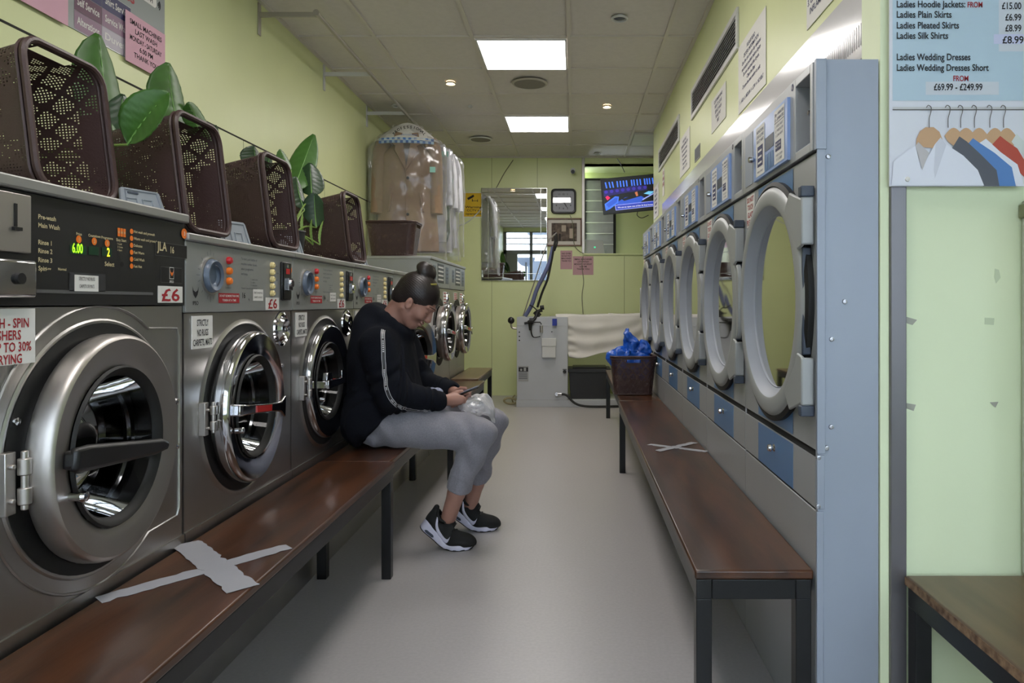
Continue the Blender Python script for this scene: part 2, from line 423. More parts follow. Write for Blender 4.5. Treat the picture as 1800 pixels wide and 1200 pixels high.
def washer_grey():
    w, D, Ht = .685, .70, 1.231
    r_ = empty('washing_machine')
    cx, cz, r = .332, .741, .226
    b = MB()
    b.plate_hole(.0015, w-.0015, .10, 1.024, 0, cx, cz, .185)
    b.box(.0015, .0035, 0, D, .10, 1.024).box(w-.0035, w-.0015, 0, D, .10, 1.024)
    b.box(.0015, w-.0015, D-.003, D, .10, Ht-.02)
    b.box(.0015, w-.0015, -.005, 0, .10, .462)
    b.lathe([(.243, .0005), (.250, -.006), (.256, -.0015), (.262, .0)], (cx, 0, cz), n=72)
    b.box(0, w, .004, D, 0, .10)
    b.build('cabinet', M['steel'], r_)
    MB().lathe([(.185, 0), (.185, .05), (.20, .06), (.24, .08), (.24, .44), (.0005, .46)], (cx, 0, cz), n=56).build('drum', M['drum'], r_)
    MB().lathe([(.247, -.0035), (.232, -.0045), (.20, -.003), (.186, .03)], (cx, 0, cz), n=64).build('seal', M['rubber'], r_)
    MB().box(.0015, w-.0015, -.006, D-.01, 1.026, Ht-.0205).build('control_panel', M['panelgrey'], r_, bevel=.002)
    MB().box(0, w, -.016, D, Ht-.02, Ht).build('lid', M['steel_lid'], r_, bevel=.004)
    door = porthole(r_, cx, cz, r, M['chrome'], 'lever', tilt=math.radians(4), out=.030, band=.34)
    hinge(r_, cx-.245, cz, .8)
    for dz in (.10, -.06): MB().lathe([(.0005, -.022), (.007, -.02), (.008, -.014), (.005, -.01), (.005, 0)], (cx+.238, 0, cz+dz), n=16).build('latch_pin', M['chrome'], r_)
    dl = MB().lathe([(.0005, -.012), (.022, -.012), (.030, -.020), (.040, -.024), (.045, -.018), (.047, -.006)], (.123, 0, 1.125), n=40).build('dial', M['dial'], r_)
    MB().lathe([(.024, -.0205), (.028, -.0215), (.030, -.0205)], (.123, 0, 1.125), n=24, a0=-1.3, a1=1.6).build('dial_grip', M['dialdark'], r_)
    MB().lathe([(.050, -.006), (.0505, -.012), (.047, -.012)], (.123, 0, 1.125), n=40).build('dial_bezel', M['satin'], r_)
    for z, m_ in ((1.173, 'redlens'), (1.143, 'orange'), (1.114, 'orange')):
        MB().lathe([(.0005, -.018), (.008, -.017), (.0105, -.012), (.0105, -.006)], (.221, 0, z), n=20).build('indicator', M[m_], r_)
    for k in range(5):
        MB().lathe([(.0005, -.016), (.006, -.018), (.010, -.014), (.010, -.006)], (.509, 0, 1.175-.023*k), n=18).build('button', M['ivory'], r_)
    MB().box(.578, .650, -.016, -.006, 1.060, 1.192).build('coin_slot', M['black'], r_, bevel=.006)
    c = MB().box(.585, .643, -.018, -.0162, 1.067, 1.185, 0).box(.600, .628, -.0195, -.018, 1.150, 1.168, 1).box(.60, .632, -.028, -.018, 1.095, 1.135, 2)
    c.cyl((.618, -.018, 1.118), (.618, -.034, 1.118), .012, mi=2).box(.61, .614, -.0195, -.018, 1.172, 1.182, 2)
    c.build('coin_plate', [M['panelblack'], M['redlens'], M['chrome']], r_)
    t = MB(); y = -.0068
    emblem(t, .047, 1.078, .030, 0)
    t.text('IPSO', .047, 1.046, .010, y, 0, bold=True)
    L_m = [M['ink'], M['inkred'], M['white'], M['inkred'], M['dialdark'], M['panelgrey']]; t0_ = t; t = MB()
    t.quad(.166, .288, 1.051, 1.079, y, 1)
    t.text('DO NOT USE MORE THAN ONE', .227, 1.0685, .006, y-.0004, 2, w=.112, bold=True); t.text('TOKEN AT A TIME', .227, 1.056, .006, y-.0004, 2, w=.08, bold=True)
    t.build('red_sticker', L_m, r_, flat=True, fix=False); t = MB()
    t.quad(.303, .330, 1.062, 1.086, y, 5); t.text('16', .3165, 1.066, .016, y-.0004, 0, bold=True)
    t.text('kg', .35, 1.06, .006, y, 0)
    t.build('capacity_mark', L_m, r_, flat=True, fix=False); t = MB()
    t.quad(.377, .448, 1.058, 1.094, y, 2); t.text('STRICTLY NO RUGS', .4125, 1.080, .006, y-.0005, 0, w=.06); t.text('CARPETS OR MATS', .4125, 1.066, .006, y-.0005, 0, w=.058)
    t.build('notice_sticker', L_m, r_, flat=True, fix=False); t = MB()
    t.box(.465, .566, y-.0012, y, 1.029, 1.069, 2); t.text('£6', .5155, 1.0335, .031, y-.0018, 3, w=.068, bold=True)
    t.build('price_label', L_m, r_, flat=True, fix=False); t = t0_
    for i, s_ in enumerate(('To start, push button of', 'machine number shown,', 'select programme', 'and temp.')):
        t.text(s_, .30, 1.180-.015*i, .0075, y, 4, 'l')
    t.quad(.302, .345, 1.103, 1.128, y, 5)
    for i in range(3): t.text(('1 - insert coins', '2 - select', '3 - close door')[i], .362, 1.121-.009*i, .0055, y, 4, 'l')
    t.text('Powder in second compartment', .302, 1.093, .0055, y, 4, 'l')
    for i, s_ in enumerate(('Hot wash', 'Warm wash', 'Cold wash', 'Rinse', 'Start')): t.text(s_, .523, 1.171-.023*i, .006, y, 4, 'l')
    for i, s_ in enumerate(('Running', 'Pre-wash', 'Conditioner')): t.text(s_, .221, 1.157-.030*i-.004, .005, y, 4)
    for k in range(24):
        a = 2*PI*k/24; c_, s_ = math.cos(a), math.sin(a)
        if k % 3 == 0 or k % 2: 
            p0, p1 = .056, .066 if k % 2 else .072
            t.add([(.123+p0*c_-.0006*s_, y, 1.125+p0*s_+.0006*c_), (.123+p1*c_-.0006*s_, y, 1.125+p1*s_+.0006*c_), (.123+p1*c_+.0006*s_, y, 1.125+p1*s_-.0006*c_), (.123+p0*c_+.0006*s_, y, 1.125+p0*s_-.0006*c_)], [(0, 1, 2, 3)], 4)
    t.build('panel_lettering', [M['ink'], M['inkred'], M['white'], M['inkred'], M['dialdark'], M['panelgrey']], r_, flat=True, fix=False)
    t = MB().box(.036, .140, -.0035, -.0008, .930, 1.017, 0)
    for i, (s_, ww) in enumerate((('STRICTLY', .058), ('NO RUGS', .056), ('CARPETS, MATS', .096))): t.text(s_, .088, .990-.026*i, .017, -.0042, 1, w=ww, bold=True)
    t.build('notice', [M['white'], M['ink']], r_, flat=True)
    MB().lathe([(.060, 0), (.058, -.006), (.050, -.010), (.046, -.004), (.040, -.010), (.034, -.020), (.028, -.016), (.020, -.004), (.013, -.006), (.010, -.020), (.0005, -.022)], (.598, 0, .963), n=44).build('soap_hatch', M['chrome'], r_)
    return r_, door

def badge(parent, x, z, num, r=.012, m_='orange', y=-.008):
    t = MB().disc((x, y, z), r, mi=0).text(str(num), x, z-.005, .010, y-.0005, 1, bold=True)
    return t.build('number_badge', [M[m_], M['white']], parent, flat=True, fix=False)

# near machine with the black panel
def washer_black():
    w, D, Ht, y0 = .80, .72, 1.276, 1.00
    r_ = empty('washing_machine', (-1.0, y0, 0), PI/2)
    cx, cz, r = .485, .752, .234
    b = MB()
    b.plate_hole(.0015, w-.0015, .10, 1.043, 0, cx, cz, .19)
    b.box(.0015, .0035, 0, D, .10, 1.043).box(w-.0035, w-.0015, 0, D, .10, 1.043).box(.0015, w-.0015, D-.003, D, .10, Ht-.02).box(0, w, .004, D, 0, .10)
    b.box(.0015, w-.0015, -.005, 0, .10, .462)
    # pressed surround with a raised edge like a keyhole on the right
    R = .292; pts = []
    for i in range(41):
        a = math.radians(55+i*(305-55)/40); pts.append((cx+R*math.cos(a), -.001, cz+R*math.sin(a)))
    pts += [(cx+.285, -.001, cz-.235), (w-.02, -.001, cz-.215), (w-.02, -.001, cz+.215), (cx+.285, -.001, cz+.235)]
    b.tube(pts, .0032, 6, closed=True, squash=1)
    b.build('cabinet', M['steel'], r_)
    MB().lathe([(.19, 0), (.19, .05), (.20, .06), (.25, .08), (.25, .44), (.0005, .46)], (cx, 0, cz), n=56).build('drum', M['drum'], r_)
    MB().lathe([(.266, -.0005), (.262, -.0035), (.256, -.0035)], (cx, 0, cz), n=72).build('surround', M['steel'], r_)
    MB().lathe([(.257, -.0045), (.235, -.0055), (.205, -.004), (.191, .03)], (cx, 0, cz), n=64).build('seal', M['rubber'], r_)
    MB().box(.0015, w-.0015, -.006, D-.01, 1.046, Ht-.0235).build('control_panel', M['panelblack'], r_, bevel=.002)
    MB().box(0, w, -.018, D, Ht-.023, Ht).build('lid', M['steel_lid'], r_, bevel=.004)
    porthole(r_, cx, cz, r, M['satin'], 'bar', tilt=math.radians(4), out=.036, band=.31)
    hinge(r_, .235, .735, 1.0)
    for dz in (.055, -.055): MB().lathe([(.0005, -.020), (.007, -.018), (.008, -.012), (.005, -.008), (.005, 0)], (cx+.262, 0, cz+dz), n=16).build('latch_pin', M['chrome'], r_)
    MB().lathe([(.0005, -.012), (.007, -.010), (.008, 0)], (.255, 0, .84), n=16).build('latch_pin', M['chrome'], r_)
    L = lambda px, py: (onX(px, py, -1.0)[0]-y0, onX(px, py, -1.0)[1])
    x1, z1 = L(40, 348); x0, z0 = L(0, 442)
    MB().box(.13, x1, -.016, -.006, z0, z1+.004).build('coin_plate', M['satin'], r_, bevel=.002)
    MB().box(x1-.04, x1-.034, -.0175, -.016, z0+.045, z1-.015).box(x1-.045, x1-.028, -.022, -.016, z0+.038, z0+.044).build('coin_slot', M['cavity'], r_)
    x1, z1 = L(44, 458); _, z0 = L(44, 524)
    MB().box(.12, x1, -.024, -.006, z0, z1).build('coin_box', M['chrome'], r_, bevel=.006)
    MB().cyl((x1-.045, -.030, (z0+z1)/2), (x1-.045, -.024, (z0+z1)/2), .010, n=16).build('coin_box_lock', M['cavity'], r_)
    t = MB(); y = -.0068
    def T(s_, px, py, h, mi, al='l', bold=True, ww=None, dy=0): 
        x, z = L(px, py); t.text(s_, x, z-h/2, h, y-dy, mi, al, ww, bold)
    for s_, py in (('Pre-wash', 380), ('Main Wash', 395), ('Rinse 1', 425), ('Rinse 2', 440), ('Rinse 3', 456), ('Spin', 471)): T(s_, 61, py, .0085, 0)
    T('Low', 75, 471.5, .005, 0); T('Normal', 96, 472.5, .005, 0)
    for s_, px, py in (('Price', 133, 411), ('Countdown', 160.5, 414.5), ('Programme', 183, 418)): T(s_, px, py, .0055, 0, 'c')
    for n_, px, py in ((1, 132.7, 420.5), (2, 160, 424), (3, 183, 427.5)):
        x, z = L(px, py); t.disc((x, y, z), .0078, 20, 1); t.text(str(n_), x, z-.0035, .007, y-.0005, 0, bold=True)
    for px0, px1, py0, py1 in ((117, 146, 429, 448), (150, 168, 432, 449), (173.5, 191, 434, 451)):
        x0, z1 = L(px0, py0); x1, z0 = L(px1, py1); t.quad(x0, x1, z0, z1, y, 2)
    T('6.00', 130, 436, .019, 3, 'c', True, .030, .0006); T('2', 184.5, 443, .018, 4, 'c', True, .009, .0006)
    x0, z1 = L(201, 400); x1, z0 = L(216, 417)
    for k in range(3): a = x0+(x1-x0)*k/3; t.quad(a+.0008, a+(x1-x0)/3-.0008, z0, z1, y, 1); t.text('H', a+(x1-x0)/6, (z0+z1)/2-.003, .006, y-.0005, 0, bold=True)
    T('Easy Start', 208, 422, .006, 0, 'c'); T('1 Load', 201, 428, .004, 0); T('2 Coins', 201, 433.5, .004, 0); T('3 Start', 201, 439, .004, 0)
    for k, s_ in enumerate(('Hot wash and prewash', 'Warm wash and prewash', 'Delicates', 'Fast Warm', 'Cold Wash', 'Fast Hot')):
        px, py = 226, 406.5+k*12.2; x, z = L(px, py); t.disc((x, y, z), .0060, 16, 1); T(s_, 230, py, .0060, 0)
    T('Select', 187, 464, .009, 0, 'c')
    x, z = L(209, 464.5); t.disc((x, y, z), .006, 16, 5)
    def line(px0, py0, px1, py1, th=.0010, mi=6):
        a, b_ = L(px0, py0), L(px1, py1); t.quad(min(a[0], b_[0])-th/2, max(a[0], b_[0])+th/2, min(a[1], b_[1])-th/2, max(a[1], b_[1])+th/2, y, mi)
    line(50, 514, 264, 514); 
    z_a = L(48, 514)[1]; xa_, za_ = L(264, 514)
    x0, z1 = L(268, 424); x1, z0 = L(324, 455); 
    t.quad(x0, x1, z0, z1, y, 6); t.quad(x0+.0012, x1-.0012, z0+.0012, z1-.0012, y-.0003, 5)
    t.text('JLA', x0+.006, z0+.013, .021, y-.0007, 0, 'l', .040, True); t.text('16', x0+.062, z0+.010, .016, y-.0007, 0, 'l', .015, True)
    x0, z1 = L(277.5, 468); x1, z0 = L(315, 498); t.quad(x0, x1, z0, z1, y, 6); t.quad(x0+.001, x1-.001, z0+.001, z1-.001, y-.0003, 5)
    x, z = L(296.5, 480); t.quad(x-.0095, x+.0095, z-.0145, z+.0145, y-.0006, 7); t.quad(x-.008, x+.008, z-.013, z+.013, y-.0009, 5); emblem(t, x, z, .015, 1, y-.0012)
    t.text('IPSO', x, z-.024, .006, y-.0007, 7, bold=True)
    x0, z1 = L(272, 502); x1, z0 = L(315.5, 532); q = MB().box(x0, x1, y-.0010, y, z0, z1, 0); q.text('£6', (x0+x1)/2, z0+.0045, (z1-z0)*.74, y-.0016, 1, w=(x1-x0)*.74, bold=True)
    q.build('price_label', [M['white'], M['inkred']], r_, flat=True, fix=False)
    x0, z1 = L(118, 480); x1, z0 = L(176, 513); t.quad(x0-.004, x1+.006, z0, z1+.002, y, 9)
    x0, z1 = L(124.5, 482.5); x1, z0 = L(167, 512.5); t.quad(x0, x1, z0, z1, y-.0005, 7)
    t.text('STRICTLY NO RUGS', (x0+x1)/2, z0+.022, .007, y-.001, 5, w=.048); t.text('CARPETS OR MATS', (x0+x1)/2, z0+.007, .007, y-.001, 5, w=.044)
    t.build('panel_lettering', [M['cream'], M['orange'], M['greenlcd'], M['greenled'], M['yellowled'], M['cavity'], mat('thin_line', (90, 90, 90), .5), M['white'], M['inkred'], mat('clear_tape_on_black', (60, 60, 62), .15)], r_, flat=True, fix=False)
    x, z = L(318.5, 410.5); badge(r_, x, z, 3, .013)
    # paper about the spin washers on the cabinet front
    x1, z1 = L(56, 542); _, z0 = L(52, 637)
    t = MB().box(x1-.26, x1, -.0062, -.001, z0, z1, 0)
    zz = z1-.0335
    for s_, dx in (('HIGH - SPIN', -.008), ('WASHERS', -.026), ('UP TO 30%', -.002), ('LESS DRYING', -.024)):
        t.text(s_, x1-.004+dx-.004, zz, .0165, -.0069, 1, 'r', bold=True, w={'HIGH - SPIN': .098, 'WASHERS': .085, 'UP TO 30%': .090, 'LESS DRYING': .104}[s_]); zz -= .0212
    t.build('notice', [M['white'], M['inkred']], r_, flat=True)
    return r_
tag(washer_black(), 'steel washing machine with a black control panel lit 6.00, nearest on the left', 'washing machine', 'washing machines along the left wall')

r0, d0 = washer_grey()
WG = ['steel washing machine with grey panel, its chrome door ajar, beside the black-panelled one',
      'steel washing machine with chrome fork handle, second grey-panelled one, just before the seated person',
      'steel washing machine directly behind the back of the person in the dark hoodie',
      'steel washing machine hidden behind the face of the seated person, door hanging open']
for i in range(4):
    o = r0 if i == 0 else copy_tree(r0)
    o.location = (-1.0, 1.802+.685*i, 0); o.rotation_euler = (0, 0, PI/2)
    tag(o, WG[i], 'washing machine', 'washing machines along the left wall')
    badge(o, .662, 1.166, 4+i)
    dd = child(o, 'door')
    if i: dd.location.y = -.014; dd.rotation_euler = (0, 0, 0)
    if i == 1:
        for ch in dd.children:
            if ch.name.startswith('handle'):
                bpy.data.objects.remove(ch)
        h = MB(); r = .226
        h.prism([(-r*.68, -.016), (-r*.68, .016), (-r*.42, .014), (r*.02, .012), (r*.2, .013), (r*.2, -.013), (-r*.42, -.014)], -.058, -.046)
        h.prism([(-r*.66, .016), (-r*.62, .045), (-r*.42, .045), (-r*.38, .012)], -.05, -.03).prism([(r*.02, .012), (r*.02, .040), (r*.22, .045), (r*.2, .0)], -.056, -.046)
        h.box(-r*.68, -r*.56, -.05, -.01, -.014, .014); h.cyl((-r*.62, -.018, -.055), (-r*.62, -.04, -.055), .008)
        h.build('handle', M['chrome'], dd, bevel=.003)
        for ch in dd.children:
            if ch.name.startswith('red_label'): ch.location = (.0, .0025, 0); ch.scale = (.55, 1, .9)
    if i == 3: dd.rotation_euler = (0, 0, math.radians(-14)); dd.location.y = -.07

# two taller machines at the far end of the left row
def washer_tall():
    w, D, Ht = .765, .70, 1.378
    r_ = empty('washing_machine')
    cx, cz, r = .36, .84, .215
    b = MB().plate_hole(.0015, w-.0015, .08, 1.16, 0, cx, cz, .19)
    b.box(w-.0035, w-.0015, 0, D, .08, Ht-.022).box(.0015, w-.0015, D-.003, D, .08, Ht-.022).box(0, w, .004, D, 0, .08)
    b.box(.01, w-.01, -.002, 0, .08, .50)
    MB().box(.0005, .0033, 0, D, .08, Ht-.022).build('side_panel', M['panelgrey'], r_)
    b.build('cabinet', M['steel'], r_)
    MB().lathe([(.19, 0), (.19, .05), (.24, .08), (.24, .44), (.0005, .46)], (cx, 0, cz), n=48).build('drum', M['drum'], r_)
    MB().lathe([(.25, -.001), (.235, -.006), (.20, -.004), (.19, .03)], (cx, 0, cz), n=56).build('seal', M['rubber'], r_)
    MB().box(.0015, w-.0015, -.006, D-.01, 1.165, Ht-.0225).build('control_panel', M['panelgrey'], r_, bevel=.002)
    MB().box(0, w, -.014, D, Ht-.022, Ht).build('lid', M['steel_lid'], r_, bevel=.004)
    tt = 0; d = porthole(r_, cx-r+r*math.cos(tt), cz, r, M['chrome'], 'lever', tilt=-tt, out=.075, band=.30)
    hinge(r_, cx-.25, cz)
    for nm_, q_, st in (('function_plate', (.10, .20, 1.22, 1.32), [(.115, .185, 1.30-.03*k, 1.308-.03*k) for k in range(3)]), ('display', (.26, .50, 1.20, 1.34), [(.28, .48, 1.31-.03*k, 1.322-.03*k) for k in range(4)]),
                        ('coin_plate', (.58, .70, 1.20, 1.33), [(.60, .68, 1.30-.03*k, 1.31-.03*k) for k in range(3)])):
        q = MB().box(q_[0], q_[1], -.0072, -.006, q_[2], q_[3], 0)
        for r4 in st: q.quad(*r4, -.0076, 1)
        q.build(nm_, [M['panelblack' if nm_ == 'display' else 'dialdark'], M['white' if nm_ == 'display' else 'panelblack']], r_, flat=True)
    for q_, n_, st in (((.20, .36, 1.075, 1.14), 4, .014), ((.50, .62, 1.03, 1.14), 4, .024)):
        q = MB().box(q_[0], q_[1], -.003, -.001, q_[2], q_[3], 0)
        for k in range(n_): q.quad(q_[0]+.012, q_[1]-.012, q_[3]-.016-st*k, q_[3]-.009-st*k, -.0034, 1)
        q.build('notice', [M['white'], M['inkred']], r_, flat=True)
    MB().lathe([(.050, 0), (.048, -.008), (.036, -.004), (.028, -.014), (.0005, -.016)], (.69, 0, 1.09), n=32).build('soap_hatch', M['chrome'], r_)
    return r_
rt = washer_tall()
for i, lb in enumerate(('taller steel washing machine with a brown laundry basket on its top', 'taller steel washing machine at the far end of the left row, by the back wall')):
    o = rt if i == 0 else copy_tree(rt)
    o.location = (-1.0, 4.86+.766*i, 0); o.rotation_euler = (0, 0, PI/2)
    tag(o, lb, 'washing machine', 'taller washing machines')
tag(MB().box(-1.7, -1.005, 4.545, 4.855, .0, 1.22).build('filler_panel', M['steel'], bevel=.002), 'narrow steel filler closing the gap between the lower and the taller washing machines', 'panel')

# ---------------------------------------------------------------- dryers
def dryer():
    """origin front-bottom-centre; local x to the right as seen from the front"""
    W, D, Ht = .665, .70, 1.602; h = W/2
    r_ = empty('tumble_dryer')
    cz, R = 1.055, .312
    b = MB().plate_hole(-h+.001, h-.001, .715, 1.394, 0, 0, cz, .255)
    b.box(-h, -h+.002, 0, D, .0, 1.394).box(h-.002, h, 0, D, 0, 1.394).box(-h, h, D-.003, D, 0, Ht)
    b.build('cabinet', M['dryer'], r_)
    MB().box(-h+.001, h-.001, 0, D, 0, .575).build('plinth', M['dryer'], r_, bevel=.002)
    MB().box(-h+.001, h-.001, .004, D-.01, .575, .715).build('gap_backing', M['dark'], r_)
    ld = MB().box(-h+.002, h-.002, -.001, .02, .582, .696, 0).box(-.167, .167, -.0018, -.001, .583, .695, 1)
    lo = ld.build('lint_drawer', [M['dryer'], M['dryblue']], r_)
    MB().lathe([(.0005, -.020), (.009, -.019), (.011, -.012), (.007, -.006), (.011, -.002)], (0, 0, .652), n=20).build('lock', M['chrome'], lo)
    # blue stripe above and below the door
    for s_ in (1, -1):
        pts = [(-.167, cz+s_*.335), (.167, cz+s_*.335)]+[(.305*math.sin(a), cz+s_*.305*math.cos(a)) for a in [math.asin(.167/.305)*(1-k/8) for k in range(17)]]
        MB().poly(pts, -.0014, 0).build('blue_stripe', M['dryblue'], r_)
    # header
    x0, x1 = .167+.04, .167+.148
    hd = MB()
    hd.box(-h+.001, x0, -.008, D-.02, 1.400, Ht).box(x1, h-.001, -.008, D-.02, 1.400, Ht).box(x0, x1, -.008, D-.02, 1.400, 1.420).box(x0, x1, -.008, D-.02, 1.582, Ht)
    hd.build('header', M['dryer'], r_, bevel=.0015)
    MB().box(x0, x1, .055, .06, 1.42, 1.582).box(x0, x1, -.0035, .055, 1.4201, 1.424).build('coin_recess', M['dryerside'], r_)
    MB().box(x0+.068, x0+.078, .02, .055, 1.47, 1.53).cyl((x0+.07, .0, 1.50), (x0+.07, .055, 1.50), .006, n=12).build('coin_return', M['chrome'], r_)
    MB().box(-h+.035, -h+.125, -.0095, -.008, 1.415, 1.575).build('side_hatch', M['dryerside'], r_, bevel=.001)
    cp = MB().box(-.167, .167, -.016, -.008, 1.412, 1.570, 0)
    cp.box(-.167, .167, -.0162, -.016, 1.412, 1.414, 0)
    co = cp.build('control_door', M['dryblue2'], r_, bevel=.004)
    t = MB(); y = -.0168
    for a, b_ in ((-.135, -.043), (.055, .145)):
        t.quad(a, b_, 1.420, 1.562, y, 0)
    t.quad(-.037, .048, 1.475, 1.512, y, 2)
    for k in range(3): t.quad(-.035+.028*k, -.012+.028*k, 1.420, 1.465, y, 5)
    t.quad(-.118, -.060, 1.445, 1.505, y-.0004, 1); t.quad(.066, .118, 1.452, 1.478, y-.0004, 1)
    for k in range(3): t.quad(-.110, -.070, 1.453+.017*k, 1.459+.017*k, y-.0008, 0)
    for k, s_ in enumerate(('INSTRUCTIONS', 'LOAD CLOTHES', 'SELECT HEAT')): t.text(s_, -.089, 1.544-.014*k, .0075, y-.0004, 1, w=.075, bold=True)
    t.text('PUSH START', -.089, 1.428, .006, y-.0004, 1, w=.06)
    for k, s_ in enumerate(('20p - 4 MINUTES', '£1 - 20 MINUTES')): t.text(s_, .10, 1.546-.013*k, .0075, y-.0004, 1, w=.08, bold=True)
    t.quad(.057, .143, 1.527, 1.5285, y-.0004, 1)
    for k, s_ in enumerate(('1. HIGH HEAT', '2. MEDIUM', '3. LOW HEAT')): t.text(s_, .10, 1.515-.0125*k, .0065, y-.0004, 1, w=.07)
    for k in range(2): t.text('PRESS TO START', .092, 1.459+.009*k, .005, y-.0008, 0, w=.045, bold=True)
    t.text('CHECK DOOR', .10, 1.438, .006, y-.0004, 1, w=.06); t.text('IS CLOSED', .10, 1.427, .006, y-.0004, 1, w=.05)
    t.build('instructions', [M['white'], M['inkblue'], M['dialdark'], M['inkred'], M['ink'], M['dryblue']], co, flat=True, fix=False)
    MB().lathe([(.0005, -.034), (.009, -.032), (.010, -.022), (.006, -.016)], (-.160, 0, 1.478), n=18).build('lock', M['chrome'], co)
    # warning label
    t = MB().box(-.302, -.212, -.0030, -.0008, 1.288, 1.388, 0)
    for k, s_ in enumerate(('DO NOT', 'TOUCH', 'GLASS', 'PLEASE')): t.text(s_, -.257, 1.366-.0235*k, .016, -.0036, 1, w=(.078, .066, .066, .078)[k], bold=True)
    t.build('warning_label', [M['white'], M['inkred']], r_, flat=True)
    # door
    MB().lathe([(R+.012, 0), (R+.013, -.014), (R+.002, -.019), (R-.006, -.014)], (0, 0, cz), n=80).build('gasket', M['rubber'], r_)
    d = MB()
    d.lathe([(R-.004, -.006), (R, -.014), (R-.006, -.022), (R-.014, -.025), (.268, -.027), (.262, -.024), (.259, -.018)], n=80)
    do = d.build('door', M['ring'], r_, loc=(0, 0, cz))
    MB().lathe([(.262, -.024), (.257, -.018), (.248, -.008), (.241, -.001), (.237, .002), (.234, .001), (.232, .008)], n=80).build('door_funnel', M['funnel'], do)
    MB().lathe([(.233, .0045), (.0005, .0050)], n=64).build('door_glass', M['glass_dryer'], do)
    for s_ in (1, -1):
        hb = MB().prism([(.185, s_*.225), (.225, s_*.265), (.322, s_*.235), (.322, s_*.128), (.285, s_*.120), (.262, s_*.155)], -.030, -.022)
        hb.box(.318, .328, -.032, -.002, min(s_*.13, s_*.24), max(s_*.13, s_*.24))
        hb.build('hinge_plate', M['ring'], do, bevel=.004)
    for s_ in (1, -1): hk = MB().box(.308, .330, -.034, -.002, min(s_*.24, s_*.265), max(s_*.24, s_*.265)).build('hinge_block', M['dialdark'], do, bevel=.003)
    MB().box(.295, .306, -.022, -.002, -.125, .125).build('hinge_strip', M['dialdark'], do, bevel=.003)
    gp = MB().prism([(-.318, -.12), (-.318, .12), (-.300, .10), (-.292, .08), (-.292, -.08), (-.300, -.10)], -.034, -.018)
    gp.build('door_pull', M['ring'], do, bevel=.003)
    # drum behind the glass
    MB().lathe([(.255, 0), (.255, .10), (.28, .11), (.30, .12), (.30, .62), (.0005, .63)], (0, 0, cz), n=56).build('drum', M['dryerdrum'], r_)
    return r_
# perforated drum steel
m = mat('perforated_drum', (60, 61, 58), .5, 0, spec=.25)
nt = m.node_tree; tc = nt.nodes.new('ShaderNodeTexCoord'); vo = nt.nodes.new('ShaderNodeTexVoronoi'); vo.inputs['Scale'].default_value = 60; vo.inputs['Randomness'].default_value = .15
rp = nt.nodes.new('ShaderNodeValToRGB'); rp.color_ramp.elements[0].position = .22; rp.color_ramp.elements[1].position = .3
rp.color_ramp.elements[0].color = (.01, .01, .01, 1); rp.color_ramp.elements[1].color = (.035, .036, .03, 1)
nt.links.new(tc.outputs['Object'], vo.inputs[0]); nt.links.new(vo.outputs['Distance'], rp.inputs[0]); nt.links.new(rp.outputs[0], nt.nodes['Principled BSDF'].inputs['Base Color'])
M['dryerdrum'] = m
dr = dryer()
DL = ['grey and blue tumble dryer numbered 6, nearest the viewer, first of the six', 'tumble dryer second in the row, clothing showing behind its round glass',
      'grey and blue tumble dryer third from the near end of the row', 'tumble dryer fourth from the near end, above the empty far part of the bench',
      'tumble dryer fifth from the near end, behind the basket with the blue bag', 'tumble dryer at the far end of the row, sixth and smallest looking']
for i in range(6):
    o = dr if i == 0 else copy_tree(dr)
    o.location = (.552, 1.612+.3335+.667*i, 0); o.rotation_euler = (0, 0, -PI/2)
    tag(o, DL[i], 'tumble dryer', 'tumble dryers along the right wall')
    t = MB().disc((.185, -.0085, 1.588), .009, 24, 0).text(str(6-i), .185, 1.5835, .009, -.009, 1, bold=True)
    t.build('number_badge', [M['inkblue'], M['white']], o, flat=True, fix=False)

# blue-grey end panel with screws
e = empty('dryer_end_panel', (.552, 1.605, 0))
MB().box(.0, .138, -.004, .004, 0, 1.604).build('panel', M['dryerside'], e, bevel=.001)
fl = MB().box(-.003, .016, -.0085, -.004, .71, 1.604).box(-.003, .014, -.0085, -.004, .584, .706).box(-.003, .012, -.0075, -.004, 0, .578).box(-.006, .018, -.010, .004, 1.399, 1.604)
fl.build('flange', M['dryerside'], e, bevel=.001)
s_ = MB()
for px, py in ((1456, 275), (1485, 530), (1462, 596), (1461, 750), (1453, 787), (1439, 804), (1438, 889)):
    X, Z = onY(px, py, 1.60); s_.lathe([(.0005, -.0075), (.0025, -.0075), (.0026, -.009), (.005, -.0085), (.0058, -.004)], (X-.552, 0, Z), n=16)
s_.build('screw', M['screw'], e)
tag(e, 'tall blue-grey metal side panel with screws, closing the near end of the dryers', 'panel')
